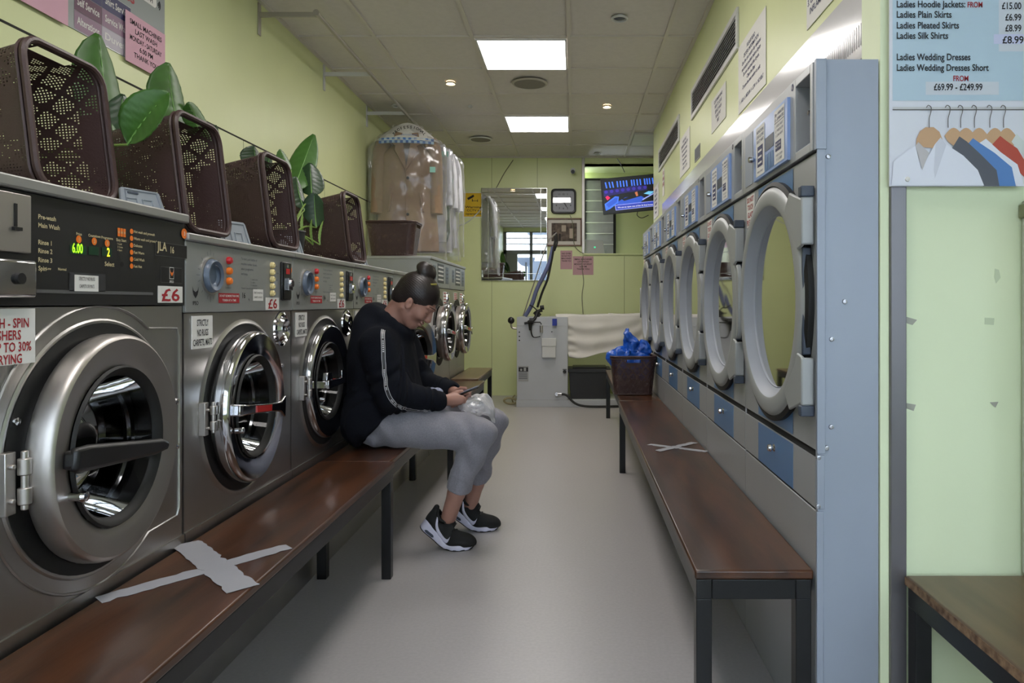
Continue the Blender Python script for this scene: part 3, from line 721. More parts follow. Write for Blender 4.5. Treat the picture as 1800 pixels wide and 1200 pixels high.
# white vented fascia between the dryers and the wall
f = MB()
A0, A1, Z0, Z1 = .700, .7015, 1.662, 1.843
f.add([(A0, 1.625, Z0), (A0, 5.64, Z0), (A1, 5.64, Z1), (A1, 1.625, Z1), (A0+.002, 1.625, Z0-.012), (A0+.002, 5.64, Z0-.012), (A0+.06, 1.625, Z0-.012), (A0+.06, 5.64, Z0-.012), (.7635, 1.625, Z1+.006), (.7635, 5.64, Z1+.006)],
      [(0, 1, 2, 3), (0, 4, 5, 1), (4, 6, 7, 5), (3, 2, 9, 8)])
fo = f.build('dryer_fascia', M['whitemetal'], ang=20)
tag(fo, 'long glossy white vented metal fascia between the dryer tops and the right wall', 'fascia')
for run in ((1.64, 1.97), (2.42, 2.75), (3.2, 3.5)):
    y = run[0]; sl = MB()
    while y < run[1]:
        a, c = .10, .40
        P = lambda t_, yy: (A0+(A1-A0)*t_-.0012, yy, Z0+(Z1-Z0)*t_)
        sl.add([P(a, y), P(c, y), P(c, y+.004), P(a, y+.004)], [(0, 1, 2, 3)]); y += .0135
    sl.build('vent_slots', M['dark'], fo, fix=False)
# ---------------------------------------------------------------- ceiling fittings
M['panel_on'] = mat('lit_diffuser', (255, 253, 250), .5, emit=(255, 250, 246), estr=PANEL_EMIT)
M['bulb'] = mat('lit_bulb', (255, 220, 170), .4, emit=(255, 214, 160), estr=14)
M['diff_off'] = mat('unlit_diffuser', (216, 216, 214), .5)
def light_panel(x0, x1, y0, y1, on, label):
    e = empty('ceiling_light', ((x0+x1)/2, (y0+y1)/2, ZC-.006)); w_, d_ = (x1-x0)/2, (y1-y0)/2
    f = MB(); t_ = .012
    f.box(-w_, w_, -d_, -d_+t_, -.002, .015).box(-w_, w_, d_-t_, d_, -.002, .015).box(-w_, -w_+t_, -d_+t_, d_-t_, -.002, .015).box(w_-t_, w_, -d_+t_, d_-t_, -.002, .015)
    f.build('frame', M['ventwhite'], e)
    MB().box(-w_+t_, w_-t_, -d_+t_, d_-t_, .001, .014).build('diffuser', M['panel_on'] if on else M['diff_off'], e)
    tag(e, label, 'ceiling light')
light_panel(-.626, -.050, 4.43, 5.00, True, 'square lit LED panel set in the ceiling, the nearer and larger of the two')
light_panel(-.626, -.050, 6.245, 6.815, True, 'square lit LED panel set in the ceiling, the farther and smaller of the two')
light_panel(-.626, -.050, 2.615, 3.185, True, 'square lit ceiling panel above the seated person, out of the top of the frame')
light_panel(-.626, -.050, .80, 1.37, True, 'square lit ceiling panel nearest the shop front, out of the top of the frame')
light_panel(.586, 1.14, 6.90, 7.42, False, 'unlit pale ceiling panel in the back right corner by the television')
def downlight(x, y, on, label, r=.042, gimbal=False):
    e = empty('downlight', (x, y, ZC-.001))
    MB().lathe([(r*.70, .012), (r*.72, .0), (r*.80, -.008), (r*.95, -.007), (r, 0.0)], n=32, axis='z').build('trim_ring', M['ventwhite'], e)
    MB().lathe([(.0005, -.002 if gimbal else .006), (r*.5, -.002 if gimbal else .006), (r*.72, .004)], n=24, axis='z').build('lamp', M['bulb'] if on else M['dialdark'], e)
    tag(e, label, 'downlight')
    if on:
        l = bpy.data.lights.new('spot', 'SPOT'); l.energy = DOWNLIGHT_W*4; l.spot_size = 1.5; l.spot_blend = .7; l.color = (1, .84, .66); l.shadow_soft_size = .03
        lo = bpy.data.objects.new('downlight_beam', l); COL.objects.link(lo); lo.location = (x, y, ZC-.03); lo.parent = None
downlight(-.935, 5.32, True, 'small round lit warm downlight in the ceiling left of the big light panel')
downlight(.273, 5.95, True, 'small round lit downlight in the ceiling to the right of the two panels')
downlight(.262, 4.11, False, 'small round unlit tilted downlight nearest the viewer', .05, True)
downlight(-1.50, 5.93, False, 'small round unlit downlight above the clothes rail')
downlight(.25, 7.83, False, 'small round unlit downlight near the back wall recess')
downlight(-.88, 5.95, False, 'tiny round ceiling sensor left of the second light panel', .022)
M['grille'] = mat('speaker_grille', (128, 122, 116), .7, var=.15, vscale=300)
for x, y, r, lb in ((-.339, 5.32, .135, 'large round grey speaker grille in the ceiling between the two light panels'), (-.95, 7.13, .115, 'round speaker grille in the ceiling near the back wall')):
    e = empty('ceiling_speaker', (x, y, ZC-.001))
    MB().lathe([(.0005, -.010), (r*.86, -.008), (r*.88, -.004)], n=48, axis='z').build('grille', M['grille'], e)
    MB().lathe([(r*.86, -.003), (r*.88, -.010), (r*.97, -.006), (r, 0)], n=48, axis='z').build('rim', mat('speaker_rim', (176, 170, 162), .6) if r > .12 else M['ventwhite'], e)
    tag(e, lb, 'speaker')

# ---------------------------------------------------------------- benches
def bench(x0, x1, y0, y1, top, legs, label, group=None, wood='wood', back_legs=None, name='bench', mirror=False, chipped=False):
    cx, cy = (x0+x1)/2, (y0+y1)/2
    e = empty(name, (cx, cy, 0)); hw, hl = (x1-x0)/2, (y1-y0)/2
    MB().box(-hw, hw, -hl, hl, top-.022, top).build('seat', [M[wood]], e, bevel=.005)
    if chipped:
        MB().box(-hw-.0012, -hw+.0, -hl, hl, top-.021, top-.003).build('worn_edge', M['chip'], e)
    fz1, fz0 = top-.0225, top-.068
    f = MB(); t_ = .036; i_ = .004
    for sx in (-1, 1):
        a, c = sorted((sx*(hw-i_), sx*(hw-i_-t_))); f.box(a, c, -hl+i_, hl-i_, fz0, fz1)
    for yy in (-hl+i_, hl-i_-t_): f.box(-hw+i_+t_, hw-i_-t_, yy, yy+t_, fz0, fz1)
    f.build('frame', M['frame'], e, bevel=.002)
    for y in legs:
        yy = max(-hl+i_, min(hl-i_-t_, y-cy-t_/2))
        for sx in (-1, 1):
            a, c = sorted((sx*(hw-i_), sx*(hw-i_-t_)))
            MB().box(a, c, yy, yy+t_, 0, fz0+.001).build('leg', M['frame'], e, bevel=.002)
    tag(e, label, 'bench', group); return e
bench(-.985, -.695, .32, 2.728, .44, (.4, 2.70), 'long brown wooden bench with a tape cross, in front of the nearest washing machines', None)
bench(-.985, -.715, 2.734, 5.60, .438, (4.2, 5.58), 'brown wooden bench on black legs the person in the hoodie sits on')
bench(-.985, -.765, 5.606, 6.56, .452, (6.54,), 'short brown bench at the far end of the left row, by the back wall', wood='woodworn')
bench(.275, .547, 1.612, 4.42, .44, (1.62, 4.38), 'long dark brown bench with a faded tape cross, along the dryers')
bench(.285, .547, 4.426, 6.48, .44, (6.46,), 'dark brown bench carrying the basket with the blue bag')
bench(.743, 1.25, .62, 1.585, .44, (.64, 1.57), 'brown bench with a chipped raw edge under the price poster', wood='woodworn', chipped=True)

def tape(pts, z, wd, label, parent_rng):
    """ragged strip of tape lying flat"""
    (xa, ya), (xb, yb) = pts; d = Vector((xb-xa, yb-ya)); L_ = d.length; d /= L_; n = Vector((-d.y, d.x))
    N = 26; rr = random.Random(parent_rng); vs = []
    for i in range(N+1):
        t_ = i/N*L_
        for s_ in (-1, 1):
            j = (rr.random()-.5)*.004 + (.006 if rr.random() < .12 else 0)
            e_ = (rr.random()-.5)*.008 if i in (0, N) else 0
            vs.append((xa+d.x*(t_+e_)+n.x*s_*(wd/2-j), ya+d.y*(t_+e_)+n.y*s_*(wd/2-j), z))
    fs = [(2*i, 2*i+1, 2*i+3, 2*i+2) for i in range(N)]
    return vs, fs
def tape_cross(segs, z, label):
    root = None
    for i, (p, q, wd) in enumerate(segs):
        b_ = MB(); vs, fs = tape((p, q), z+.0012+.0006*i, wd, None, 5+i); b_.add(vs, fs)
        if root is None:
            root = empty('tape_cross', ((p[0]+q[0])/2, (p[1]+q[1])/2, z))
        b_.v = [(a-root.location.x, c-root.location.y, d-z) for a, c, d in b_.v]
        b_.build('tape_strip', M['tape'], root, flat=True, solid=.0006)
    tag(root, label, 'tape')
def onZ(px, py, z): Y = F*(H-z)/(py-VY); return ((px-VX)*Y/F, Y)
z = .4402
tape_cross([(onZ(170, 1056, z), onZ(508, 960, z), .046), (onZ(327, 955, z), onZ(428, 1036, z), .066)], z, 'peeling grey tape cross stuck on the near left bench')
z = .4402
tape_cross([(onZ(1140, 781, z), onZ(1244, 794, z), .034), (onZ(1156, 793, z), onZ(1221, 778, z), .034)], z, 'faded grey tape cross stuck on the right bench')

# ---------------------------------------------------------------- laundry baskets
def make_basket(hx=True):
    hb, wb, hr, wr, Hh, rc = .130, .095, .155, .122, .245, .045
    def per(u, a, b_, r):
        """point on a rounded rectangle, u in 0..1"""
        sx, sy = a-r, b_-r; seg = [2*sy, PI/2*r, 2*sx, PI/2*r, 2*sy, PI/2*r, 2*sx, PI/2*r]; T = sum(seg); d = (u % 1)*T
        k = 0
        while d > seg[k]: d -= seg[k]; k += 1
        if k == 0: return a, -sy+d
        if k == 1: t_ = d/r; return sx+r*math.cos(t_), sy+r*math.sin(t_)
        if k == 2: return sx-d, b_
        if k == 3: t_ = d/r+PI/2; return -sx+r*math.cos(t_), sy+r*math.sin(t_)
        if k == 4: return -a, sy-d
        if k == 5: t_ = d/r+PI; return -sx+r*math.cos(t_), -sy+r*math.sin(t_)
        if k == 6: return -sx+d, -b_
        t_ = d/r+1.5*PI; return sx+r*math.cos(t_), -sy+r*math.sin(t_)
    def P(u, t_):
        a = hb+(hr-hb)*t_; b_ = wb+(wr-wb)*t_
        x, y = per(u, a, b_, rc); return Vector((x, y, Hh*t_))
    root = empty('laundry_basket')
    b = MB(); NU, NV = 148, 34
    centres = []
    per_tot = None
    def hole_handle(u, t_):
        p = P(u, t_)
        if t_ > .84 and t_ < .93:
            if hx and abs(p.y) < .052 and abs(p.x) > hb*.9: return True
            if not hx and abs(p.x) < .05 and abs(p.y) > wb*.9: return True
        return False
    for i in range(NU):
        for j in range(NV):
            u0, u1, t0, t1 = i/NU, (i+1)/NU, j/NV, (j+1)/NV; um, tm = (u0+u1)/2, (t0+t1)/2
            if hole_handle(um, tm): continue
            q = [P(u0, t0), P(u1, t0), P(u1, t1), P(u0, t1)]
            solid_ = tm > .93 or tm < .03
            a = (um*16+tm*3.2) % 1; c = (um*16-tm*3.2) % 1
            if min(a, 1-a) < .11 or min(c, 1-c) < .11: solid_ = True
            pm = P(um, tm)
            if tm > .76 and ((abs(pm.y) < .055 and abs(pm.x) > hb*.9) or (abs(pm.x) < .055 and abs(pm.y) > wb*.9)): solid_ = True
            if solid_: b.add(q, [(0, 1, 2, 3)])
            else:
                cc = sum(q, Vector())/4; w_ = [cc+(v-cc)*.44 for v in q]
                b.add(q+w_, [(0, 1, 5, 4), (1, 2, 6, 5), (2, 3, 7, 6), (3, 0, 4, 7)])
    nx, ny = 40, 30
    for i in range(nx):
        for j in range(ny):
            x0, x1, y0, y1 = -hb+2*hb*i/nx, -hb+2*hb*(i+1)/nx, -wb+2*wb*j/ny, -wb+2*wb*(j+1)/ny
            xm, ym = (x0+x1)/2, (y0+y1)/2
            dx, dy = max(0, abs(xm)-(hb-rc)), max(0, abs(ym)-(wb-rc))
            if math.hypot(dx, dy) > rc: continue
            q = [Vector((x0, y0, 0)), Vector((x1, y0, 0)), Vector((x1, y1, 0)), Vector((x0, y1, 0))]
            a = ((xm+ym)*14) % 1; c = ((xm-ym)*14) % 1
            if min(a, 1-a) < .1 or min(c, 1-c) < .1: b.add(q, [(0, 1, 2, 3)])
            else:
                cc = sum(q, Vector())/4; w_ = [cc+(v-cc)*.44 for v in q]
                b.add(q+w_, [(0, 1, 5, 4), (1, 2, 6, 5), (2, 3, 7, 6), (3, 0, 4, 7)])
    b.build('mesh_shell', M['basket'], root, flat=True, fix=False)
    rim = MB().tube([P(i/72, 1.0)+Vector((0, 0, .002)) for i in range(72)], .0075, 8, closed=True)
    rim.tube([P(i/72, .955)*1.0+Vector((P(i/72, .955).x*.02, P(i/72, .955).y*.02, 0)) for i in range(72)], .004, 6, closed=True)
    rim.build('rim', M['basket'], root)
    MB().tube([P(i/64, .0)+Vector((0, 0, .003)) for i in range(64)], .0045, 6, closed=True).build('base_rim', M['basket'], root)
    return root
bk = make_basket()
th = math.radians(83.2)
sup = .130+.0045*1.3
BL = [('brown plastic laundry basket stood on end on the black-panelled washing machine, nearest the viewer', -1.36, 1.545, 1.276),
      ('brown laundry basket stood on end behind the first one, between the first two plants', -1.275, 1.930, 1.231),
      ('brown laundry basket stood on end just in front of the plant with the visible pot', -1.275, 2.435, 1.231),
      ('brown laundry basket stood on end, just behind the plant with the visible pot', -1.275, 3.255, 1.231)]
for i, (lb, x, y, zt) in enumerate(BL):
    o = bk if i == 0 else copy_tree(bk)
    o.rotation_euler = (0, th, 0); o.location = (x+.015, y, zt+.137)
    if i: o.scale = (1, .93, 1)
    tag(o, lb, 'basket', 'laundry baskets stood on end on the washers')
o = copy_tree(bk); o.location = (-1.275, 4.99, 1.379+.003); o.rotation_euler = (0, 0, 0); o.scale = (1.12, 1.0, .95); tag(o, 'brown laundry basket standing upright under the wrapped beige coat', 'basket'); 
if 'group' in o: del o['group']
bk2 = make_basket(False); o = bk2; o.location = (.392, 4.78, .443); o.rotation_euler = (0, 0, 0); o.scale = (.97, 1, 1.02); tag(o, 'dark brown laundry basket holding a blue bag on the right bench', 'basket')
if 'group' in o: del o['group']

# blue carrier bag in the basket
def crumple(fn, nu, nv, amp, seed, scale):
    from mathutils import noise
    noise.seed_set(seed)
    vs = []
    def g(u, v):
        p = Vector(fn(u, v)); n1 = noise.noise_vector(p*scale); n2 = noise.noise_vector(p*scale*2.7+Vector((9, 3, 1)))
        return p+n1*amp+n2*amp*.45
    return g
M['bluebag'] = mat('blue_bag', (28, 88, 190), .28, var=.12, vscale=14, bump=.35, bscale=50)
bb = MB()
def lobe(c, rx, ry, rz, tilt, seed, amp=.03):
    R_ = Euler(tilt).to_matrix()
    f_ = crumple(lambda u, v: Vector(c)+R_ @ Vector((rx*math.cos(2*PI*u)*math.sin(PI*min(.999, max(.001, v)))**.7, ry*math.sin(2*PI*u)*math.sin(PI*min(.999, max(.001, v)))**.7, rz*-math.cos(PI*v))), 0, 0, amp, seed, 14)
    bb.grid(f_, 40, 26, cu=True)
lobe((.02, 0, .0), .13, .09, .10, (0, 0, 0), 3)
lobe((.015, .0, .115), .045, .05, .125, (0, -.28, 0), 4, .03)
lobe((.065, .01, .065), .05, .05, .10, (0, .6, 0), 5, .026)
lobe((-.085, -.02, .055), .075, .06, .055, (0, -.5, 0), 6, .022)
bo = bb.build('carrier_bag', M['bluebag'], ang=180); bo.location = (.375, 4.78, .64)
tag(bo, 'crumpled bright blue plastic bag bulging out of the basket on the bench', 'bag')

# soap dispenser lids standing open on the washers
for i, (y, x, zt, lb) in enumerate(((1.735, -1.06, 1.277, 'grey plastic soap box lid standing open between the first and second basket'), (2.19, -1.05, 1.231, 'grey plastic soap box lid standing open between the second and third basket'),
                            (2.655, -1.06, 1.231, 'grey plastic soap box lid beside the potted plant'), (3.50, -1.06, 1.231, 'grey plastic soap box lid behind the last upended basket'))):
    e = empty('soap_lid', (x, y, zt), rot=(math.radians(-17), 0, math.radians(70)))
    e.scale = (.6, 1, .6 if i == 0 else .85)
    MB().prism([(-.10, .0), (.10, 0), (.088, .085), (.078, .092), (-.078, .092), (-.088, .085)], -.004, .004).build('lid', M['plastic_grey'], e, bevel=.003)
    t = MB(); 
    for a in (-.05, .02): t.tube([(a-.022, -.005, .012), (a-.022, -.005, .045), (a+.022, -.005, .045), (a+.022, -.005, .012)], .0022, 6, closed=True)
    t.tube([(-.078, -.005, .006), (-.07, -.005, .082), (.07, -.005, .082), (.078, -.005, .006)], .0025, 6, closed=True)
    t.build('moulding', M['plastic_grey'], e)
    MB().box(-.06, -.015, -.0065, -.004, .066, .074).build('slot', M['dialdark'], e)
    tag(e, lb, 'lid', 'open soap lids')

# ---------------------------------------------------------------- plants with paddle leaves
def leaf(parent, base, tip, width, bend, mi, side, seed):
    """paddle leaf from base to tip; side = vector across the blade"""
    rr = random.Random(seed)
    b0, t0 = Vector(base), Vector(tip); d = t0-b0; L_ = d.length; s_ = Vector(side).normalized(); nrm = d.cross(s_).normalized()
    prof = [0, .40, .68, .86, .96, 1.0, .99, .95, .86, .72, .50, .12]
    N = 22; K = 8; vs = []
    cuts = {}
    for i in range(N+1):
        t_ = i/N; q = t_*(len(prof)-1); k = min(int(q), len(prof)-2); wd = (prof[k]+(prof[k+1]-prof[k])*(q-k))*width/2
        c = b0+d*t_+nrm*bend*L_*math.sin(PI*t_)
        for j in range(-K, K+1):
            a = j/K; ww = wd
            if i in cuts and abs(a) > .6: ww *= .86
            vs.append(c+s_*a*ww+nrm*(abs(a)**1.5*wd*.35+.0012*math.sin(t_*50+abs(a)*6)))
    m_ = 2*K+1
    fs = [(i*m_+j, i*m_+j+1, (i+1)*m_+j+1, (i+1)*m_+j) for i in range(N) for j in range(2*K)]
    o = MB().add(vs, fs).build('leaf', M[mi], parent, ang=180, fix=False, solid=.0012)
    MB().tube([b0+d*t_+nrm*(bend*L_*math.sin(PI*t_)-.0008) for t_ in [i/12 for i in range(12)]], lambda t_: .0024*(1-t_)+.0006, 6).build('midrib', M['rib'], o)
def plant(x, y, zt, leaves, label, group='plants behind the baskets'):
    e = empty('potted_plant', (x, y, zt))
    MB().lathe([(.0005, 0), (.048, 0), (.055, .006), (.064, .105), (.068, .108), (.066, .112), (.058, .110), (.056, .095), (.0005, .093)], n=32, axis='z').build('pot', M['pot'], e)
    for k, (bpt, tpt, wd, bend, mi, side) in enumerate(leaves):
        b_, t_ = Vector(bpt)-e.location, Vector(tpt)-e.location
        r0_ = Vector((rnd.uniform(-.02, .02), rnd.uniform(-.02, .02), .09)); mid = (r0_+b_)/2+Vector((0, 0, .02))
        MB().tube([r0_, mid, b_], lambda t_: .005-.002*t_, 7, smooth=6).build('stem', M['stem'], e)
        leaf(e, b_, t_, wd, bend, mi, side, k+int(100*y))
    tag(e, label, 'plant', group)
def W(px, py, X): y_, z_ = onX(px, py, X); return (X, y_, z_)
sd = (.25, .97, 0)
plant(-1.42, 1.72, 1.277, [
    (W(215, 285, -1.30), W(174, 60, -1.38), .165, .04, 'leaf', (.3, .95, -.15)),
    ((-1.10, 1.735, 1.44), (-1.005, 1.745, 1.572), .115, .04, 'leaf', (-.8, .15, .6)),
    (W(212, 270, -1.25), W(216, 165, -1.30), .10, .05, 'leaf2', (.5, .8, 0)),
    (W(205, 330, -1.22), W(192, 215, -1.28), .07, -.05, 'leaf', (.6, .8, 0))],
    'green paddle-leaved artificial plant between the first and second basket, nearest the viewer')
plant(-1.45, 2.06, 1.232, [
    (W(316, 235, -1.45), W(296, 110, -1.48), .165, .04, 'leaf', (.3, .95, .1)),
    (W(372, 250, -1.45), W(330, 180, -1.45), .10, .05, 'leaf', (.3, .6, .6)),
    (W(352, 235, -1.42), W(338, 195, -1.42), .09, .05, 'leaf', (.3, .9, 0)),
    (W(385, 262, -1.5), W(380, 220, -1.5), .05, .05, 'leaf2', (.3, .9, 0))],
    'green paddle-leaved artificial plant rising above the second basket')
plant(-1.16, 2.86, 1.232, [
    (W(515, 335, -1.25), W(552, 236, -1.28), .125, .05, 'leaf', (.85, .3, -.35)),
    (W(548, 345, -1.20), W(545, 286, -1.24), .12, .04, 'leaf2', (.85, .35, .0)),
    (W(535, 370, -1.18), W(520, 310, -1.22), .12, .04, 'leaf2', (.3, .9, .0)),
    (W(556, 400, -1.14), W(552, 338, -1.15), .10, .05, 'leaf2', (.8, .5, .0)),
    (W(512, 300, -1.30), W(492, 262, -1.34), .07, .05, 'leaf', (.3, .7, .3)),
    (W(535, 420, -1.14), W(532, 375, -1.16), .02, .05, 'stem', (.3, .9, .0)),
    (W(562, 430, -1.10), W(568, 388, -1.10), .018, .05, 'stem', (.3, .9, .0)),
    (W(550, 430, -1.12), W(548, 385, -1.12), .016, .05, 'stem', (.3, .9, .0)),
    ],
    'potted paddle-leaved plant with visible stems and dark pot, between the third and fourth upended baskets')
plant(-1.5, 2.55, 1.232, [
    (W(455, 300, -1.5), W(446, 256, -1.52), .14, .05, 'leaf2', (.3, .9, .0)),
    (W(470, 310, -1.45), W(475, 270, -1.45), .09, .05, 'leaf2', (.3, .9, .0))],
    'dark leaved plant mostly hidden behind the third basket')

# ---------------------------------------------------------------- left wall board and notices
yR = 2.985
e = empty('service_board', (XL+.004, yR, 2.0), PI/2)      # local x runs along the wall away from the viewer
bw = 1.40
MB().box(-bw, 0, 0.0005, .0045-.0005, 0, .70).build('board', mat('board_grey', (146, 152, 150), .35, coat=.3), e)
def B(px, py): y_, z_ = onX(px, py, XL+.006); return y_-yR, z_-2.0
t = MB(); y = -.0004
rows = [(('Dry Clean', 5, 0), ('Shirt Service', 5, 0)), (('Self Service', 6, 1), ('Service Wash', 8, 2)), (('Alterations', 7, 2), ('Duvets', 7, 2))]
xL0, zT = B(131, 0)[0], B(131, 41)[1]
xm_, xr_ = B(180, 60)[0], B(222, 60)[0]
rowz = [B(131, 13)[1]+.07, B(131, 13)[1], B(131, 44)[1], B(131, 66)[1]]
rh = .066
z_r = [.135+.066, .135, .069, .003]
xs = (xL0, xm_, xr_+.03)
names = [('Dry Clean', 'Shirt Service'), ('Self Service', 'Service Wash'), ('Alterations', 'Duvets')]
for r_i in range(3):
    for c_i in range(2):
        z0_, z1_ = z_r[r_i+1]+.0008, z_r[r_i]-.0008
        t.quad(xs[c_i]+.001, xs[c_i+1]-.001, z0_, z1_, y, (1, 2, 3)[r_i] if c_i == 0 else (1, 3, 4)[r_i])
        t.text(names[r_i][c_i], (xs[c_i]+xs[c_i+1])/2, z0_+.022, .026, y-.0006, 0, w=(xs[c_i+1]-xs[c_i])*.80, bold=True)
t.quad(xs[0]-.001, xs[2]+.001, z_r[0], z_r[0]+.001, y, 0)
t.text('services', (xs[0]+xs[2])/2+.06, z_r[0]+.025, .055, y, 5, w=.24, bold=True)
t.quad(xr_+.055, xr_+.075, .0, .001, y, 0)
pl = [(-.30, .305), (-.20, .305), (-.19, .295), (-.19, .27), (-.20, .26), (-.30, .26), (-.31, .27), (-.31, .295)]
t.poly([(a+.0, b_+.01) for a, b_ in pl], y, 6); t.text('FREE', -.25, .281, .020, y-.0005, 0, bold=True)
t.poly([(a+.13, b_+.01) for a, b_ in pl], y, 0); t.text('WI-FI', -.12, .281, .020, y-.0005, 6, bold=True)
for k in range(3): t.tube([(-.055+.012*math.cos(a)*(k+1)*.6, y, .292+.014*math.sin(a)*(k+1)*.6) for a in (-.8, -.4, 0, .4, .8)], .0015, 4, mi=6)
sh = [(-.07, .33), (-.07, .40), (-.10, .38), (-.115, .40), (-.075, .435), (-.03, .435), (.0-.0, .40), (-.012, .38), (-.03, .40), (-.03, .33)]
t.tube([(a, y, b_) for a, b_ in sh], .0014, 4, mi=0, closed=True)
t.build('lettering', [M['white'], mat('navy_tile', (60, 58, 96), .4), mat('plum_tile', (98, 62, 84), .4), mat('mauve_tile', (140, 110, 132), .4), mat('pale_tile', (176, 168, 180), .4), mat('script_red', (160, 60, 66), .4), M['ink']], e, flat=True, fix=False)
tp = MB().quad(xr_-.015, xr_+.03, .002, .05, -.0025, 0).build('tape_tab', mat('clear_tape', (196, 196, 196), .12), e, flat=True, fix=False)
tag(e, 'large grey wall board listing laundry services in navy and plum boxes', 'sign')
def notice(name, loc, rz, wd, ht, lines, label, paper='pink', ink='ink', cat='notice', th_=.0015, fill=.8, hk=.62, bold=True, group=None, top=.88):
    e = empty(name, loc, rz)
    MB().box(-wd/2, wd/2, -th_, 0, 0, ht).build('paper', M[paper], e)
    t = MB(); n = len(lines); stp = ht*top*.9/n
    for k, ln in enumerate(lines):
        if not ln: continue
        tm = text_mesh(ln, bold)[0]; nat = (tm[:, 0].max()-tm[:, 0].min())*(stp*hk/.7)
        t.text(ln, 0, ht*top-stp*(k+.6), stp*hk, -th_-.0006, 0, w=min(wd*fill, nat), bold=bold)
    t.build('lettering', M[ink], e, flat=True, fix=False)
    tag(e, label, cat, group); return e
a, c = onX(222, 60, XL+.012), onX(288, 110, XL+.012)
notice('paper_notice', (XL+.012, (a[0]+c[0])/2, 1.985), PI/2, .262, .195, ['SMALL MACHINES', 'LAST WASH', 'MONDAY - SATURDAY', '6.00 PM', 'THANK YOU'], 'pink paper notice about last wash for small machines, taped to the services board')
a = onX(119, 46, XL+.012)
e = notice('paper_notice', (XL+.012, a[0]-.15, a[1]), PI/2, .30, .24, [''], 'blank-looking lower edge of a large pink paper at the top left corner')

# ---------------------------------------------------------------- right wall: vents and notices (face -x)
def vent(y0, y1, z0, z1, label, n=8):
    e = empty('wall_vent', (XR, (y0+y1)/2, z0), -PI/2); L_ = (y1-y0)/2; hh = z1-z0; f_ = .028
    fm = MB().box(-L_, L_, -.012, 0, 0, f_).box(-L_, L_, -.012, 0, hh-f_, hh).box(-L_, -L_+f_, -.012, 0, f_, hh-f_).box(L_-f_, L_, -.012, 0, f_, hh-f_)
    fm.build('frame', M['ventwhite'], e, bevel=.002)
    MB().box(-L_+f_, L_-f_, -.0015, -.0005, f_, hh-f_).build('backing', M['dark'], e)
    s_ = MB()
    for k in range(n):
        zz = f_+(hh-2*f_)*(k+.5)/n
        s_.add([(-L_+f_, -.011, zz-.003), (L_-f_, -.011, zz-.003), (L_-f_, -.003, zz+.004), (-L_+f_, -.003, zz+.004), (-L_+f_, -.011, zz-.0045), (L_-f_, -.011, zz-.0045), (L_-f_, -.003, zz+.0025), (-L_+f_, -.003, zz+.0025)],
               [(0, 1, 2, 3), (4, 5, 6, 7), (0, 1, 5, 4), (2, 3, 7, 6)])
    s_.build('slats', M['ventwhite'], e, flat=True)
    tag(e, label, 'vent')
vent(3.28, 4.58, 2.235, 2.43, 'long white slatted air vent high on the right wall, the nearer one')
vent(5.12, 6.35, 2.228, 2.425, 'long white slatted air vent high on the right wall, the farther one')
e = empty('wall_vent', (XR, 4.38, 1.94), -PI/2)
MB().box(-.09, .09, -.004, 0, 0, .085).build('frame', M['panelgrey'], e); t = MB()
for k in range(7): t.box(-.08, .08, -.0055, -.004, .008+.0105*k, .014+.0105*k)
t.build('slats', M['dialdark'], e); tag(e, 'small grey square grille on the right wall above the dryers', 'vent')
rw = -PI/2
notice('wall_notice', (XR-.002, 3.045, 1.925), rw, .47, .31, ['PLEASE READ', 'DRYERS INFORMATION', 'Use the cool setting for delicates', 'and empty pockets before drying.', 'Do not overload the dryers.', 'Clean the filter', 'Choose the heat setting to suit:', '', '1 - HIGH  2 - MEDIUM  3 - LOW  4 - NO HEAT'], 'white notice headed PLEASE READ about the dryers, on the right wall beside the nearer vent', 'white', 'inkblue', fill=.86)
notice('wall_notice', (XR-.002, 3.74, 1.99), rw, .37, .18, ['CUSTOMERS WHO', 'WISH TO LEAVE', 'SERVICE WASH', 'PLEASE PAY', 'FIRST'], 'shiny laminated notice below the nearer vent on the right wall', 'white', 'inkblue', fill=.8)
notice('wall_notice', (XR-.002, 4.885, 1.95), rw, .43, .275, ['PLEASE READ', 'DRYERS INFORMATION', 'Use the cool setting', 'and empty pockets', 'Do not overload', 'Clean the filter', '1 - HIGH  2 - LOW'], 'white notice with blue text on the right wall between the two vents', 'white', 'inkblue', fill=.86)
notice('wall_notice', (XR-.002, 2.19, 1.945), rw, .25, .29, ['IMPORTANT', '1. DO NOT DRY', 'RUBBER ITEMS', '2. NO PLASTIC', 'RESTRICTED', '3. GARMENTS AND', 'INFLAMMABLE'], 'white safety notice at the top right, cut by the top edge above the nearest dryer', 'white', 'inkblue', fill=.9)
notice('wall_notice', (XR-.002, 6.60, 1.85), rw, .40, .30, ['DRYERS', 'Please do not', 'leave washing', 'unattended', 'Thank you', 'Manager'], 'tall white notice at the far end of the right wall, by the television', 'white', 'inkblue', fill=.8)
notice('wall_notice', (XR-.002, 6.05, 1.97), rw, .12, .24, ['NO', 'SMOKING', 'PLEASE', ''], 'narrow white and navy sticker on the right wall below the farther vent', 'white', 'inkred', fill=.8)

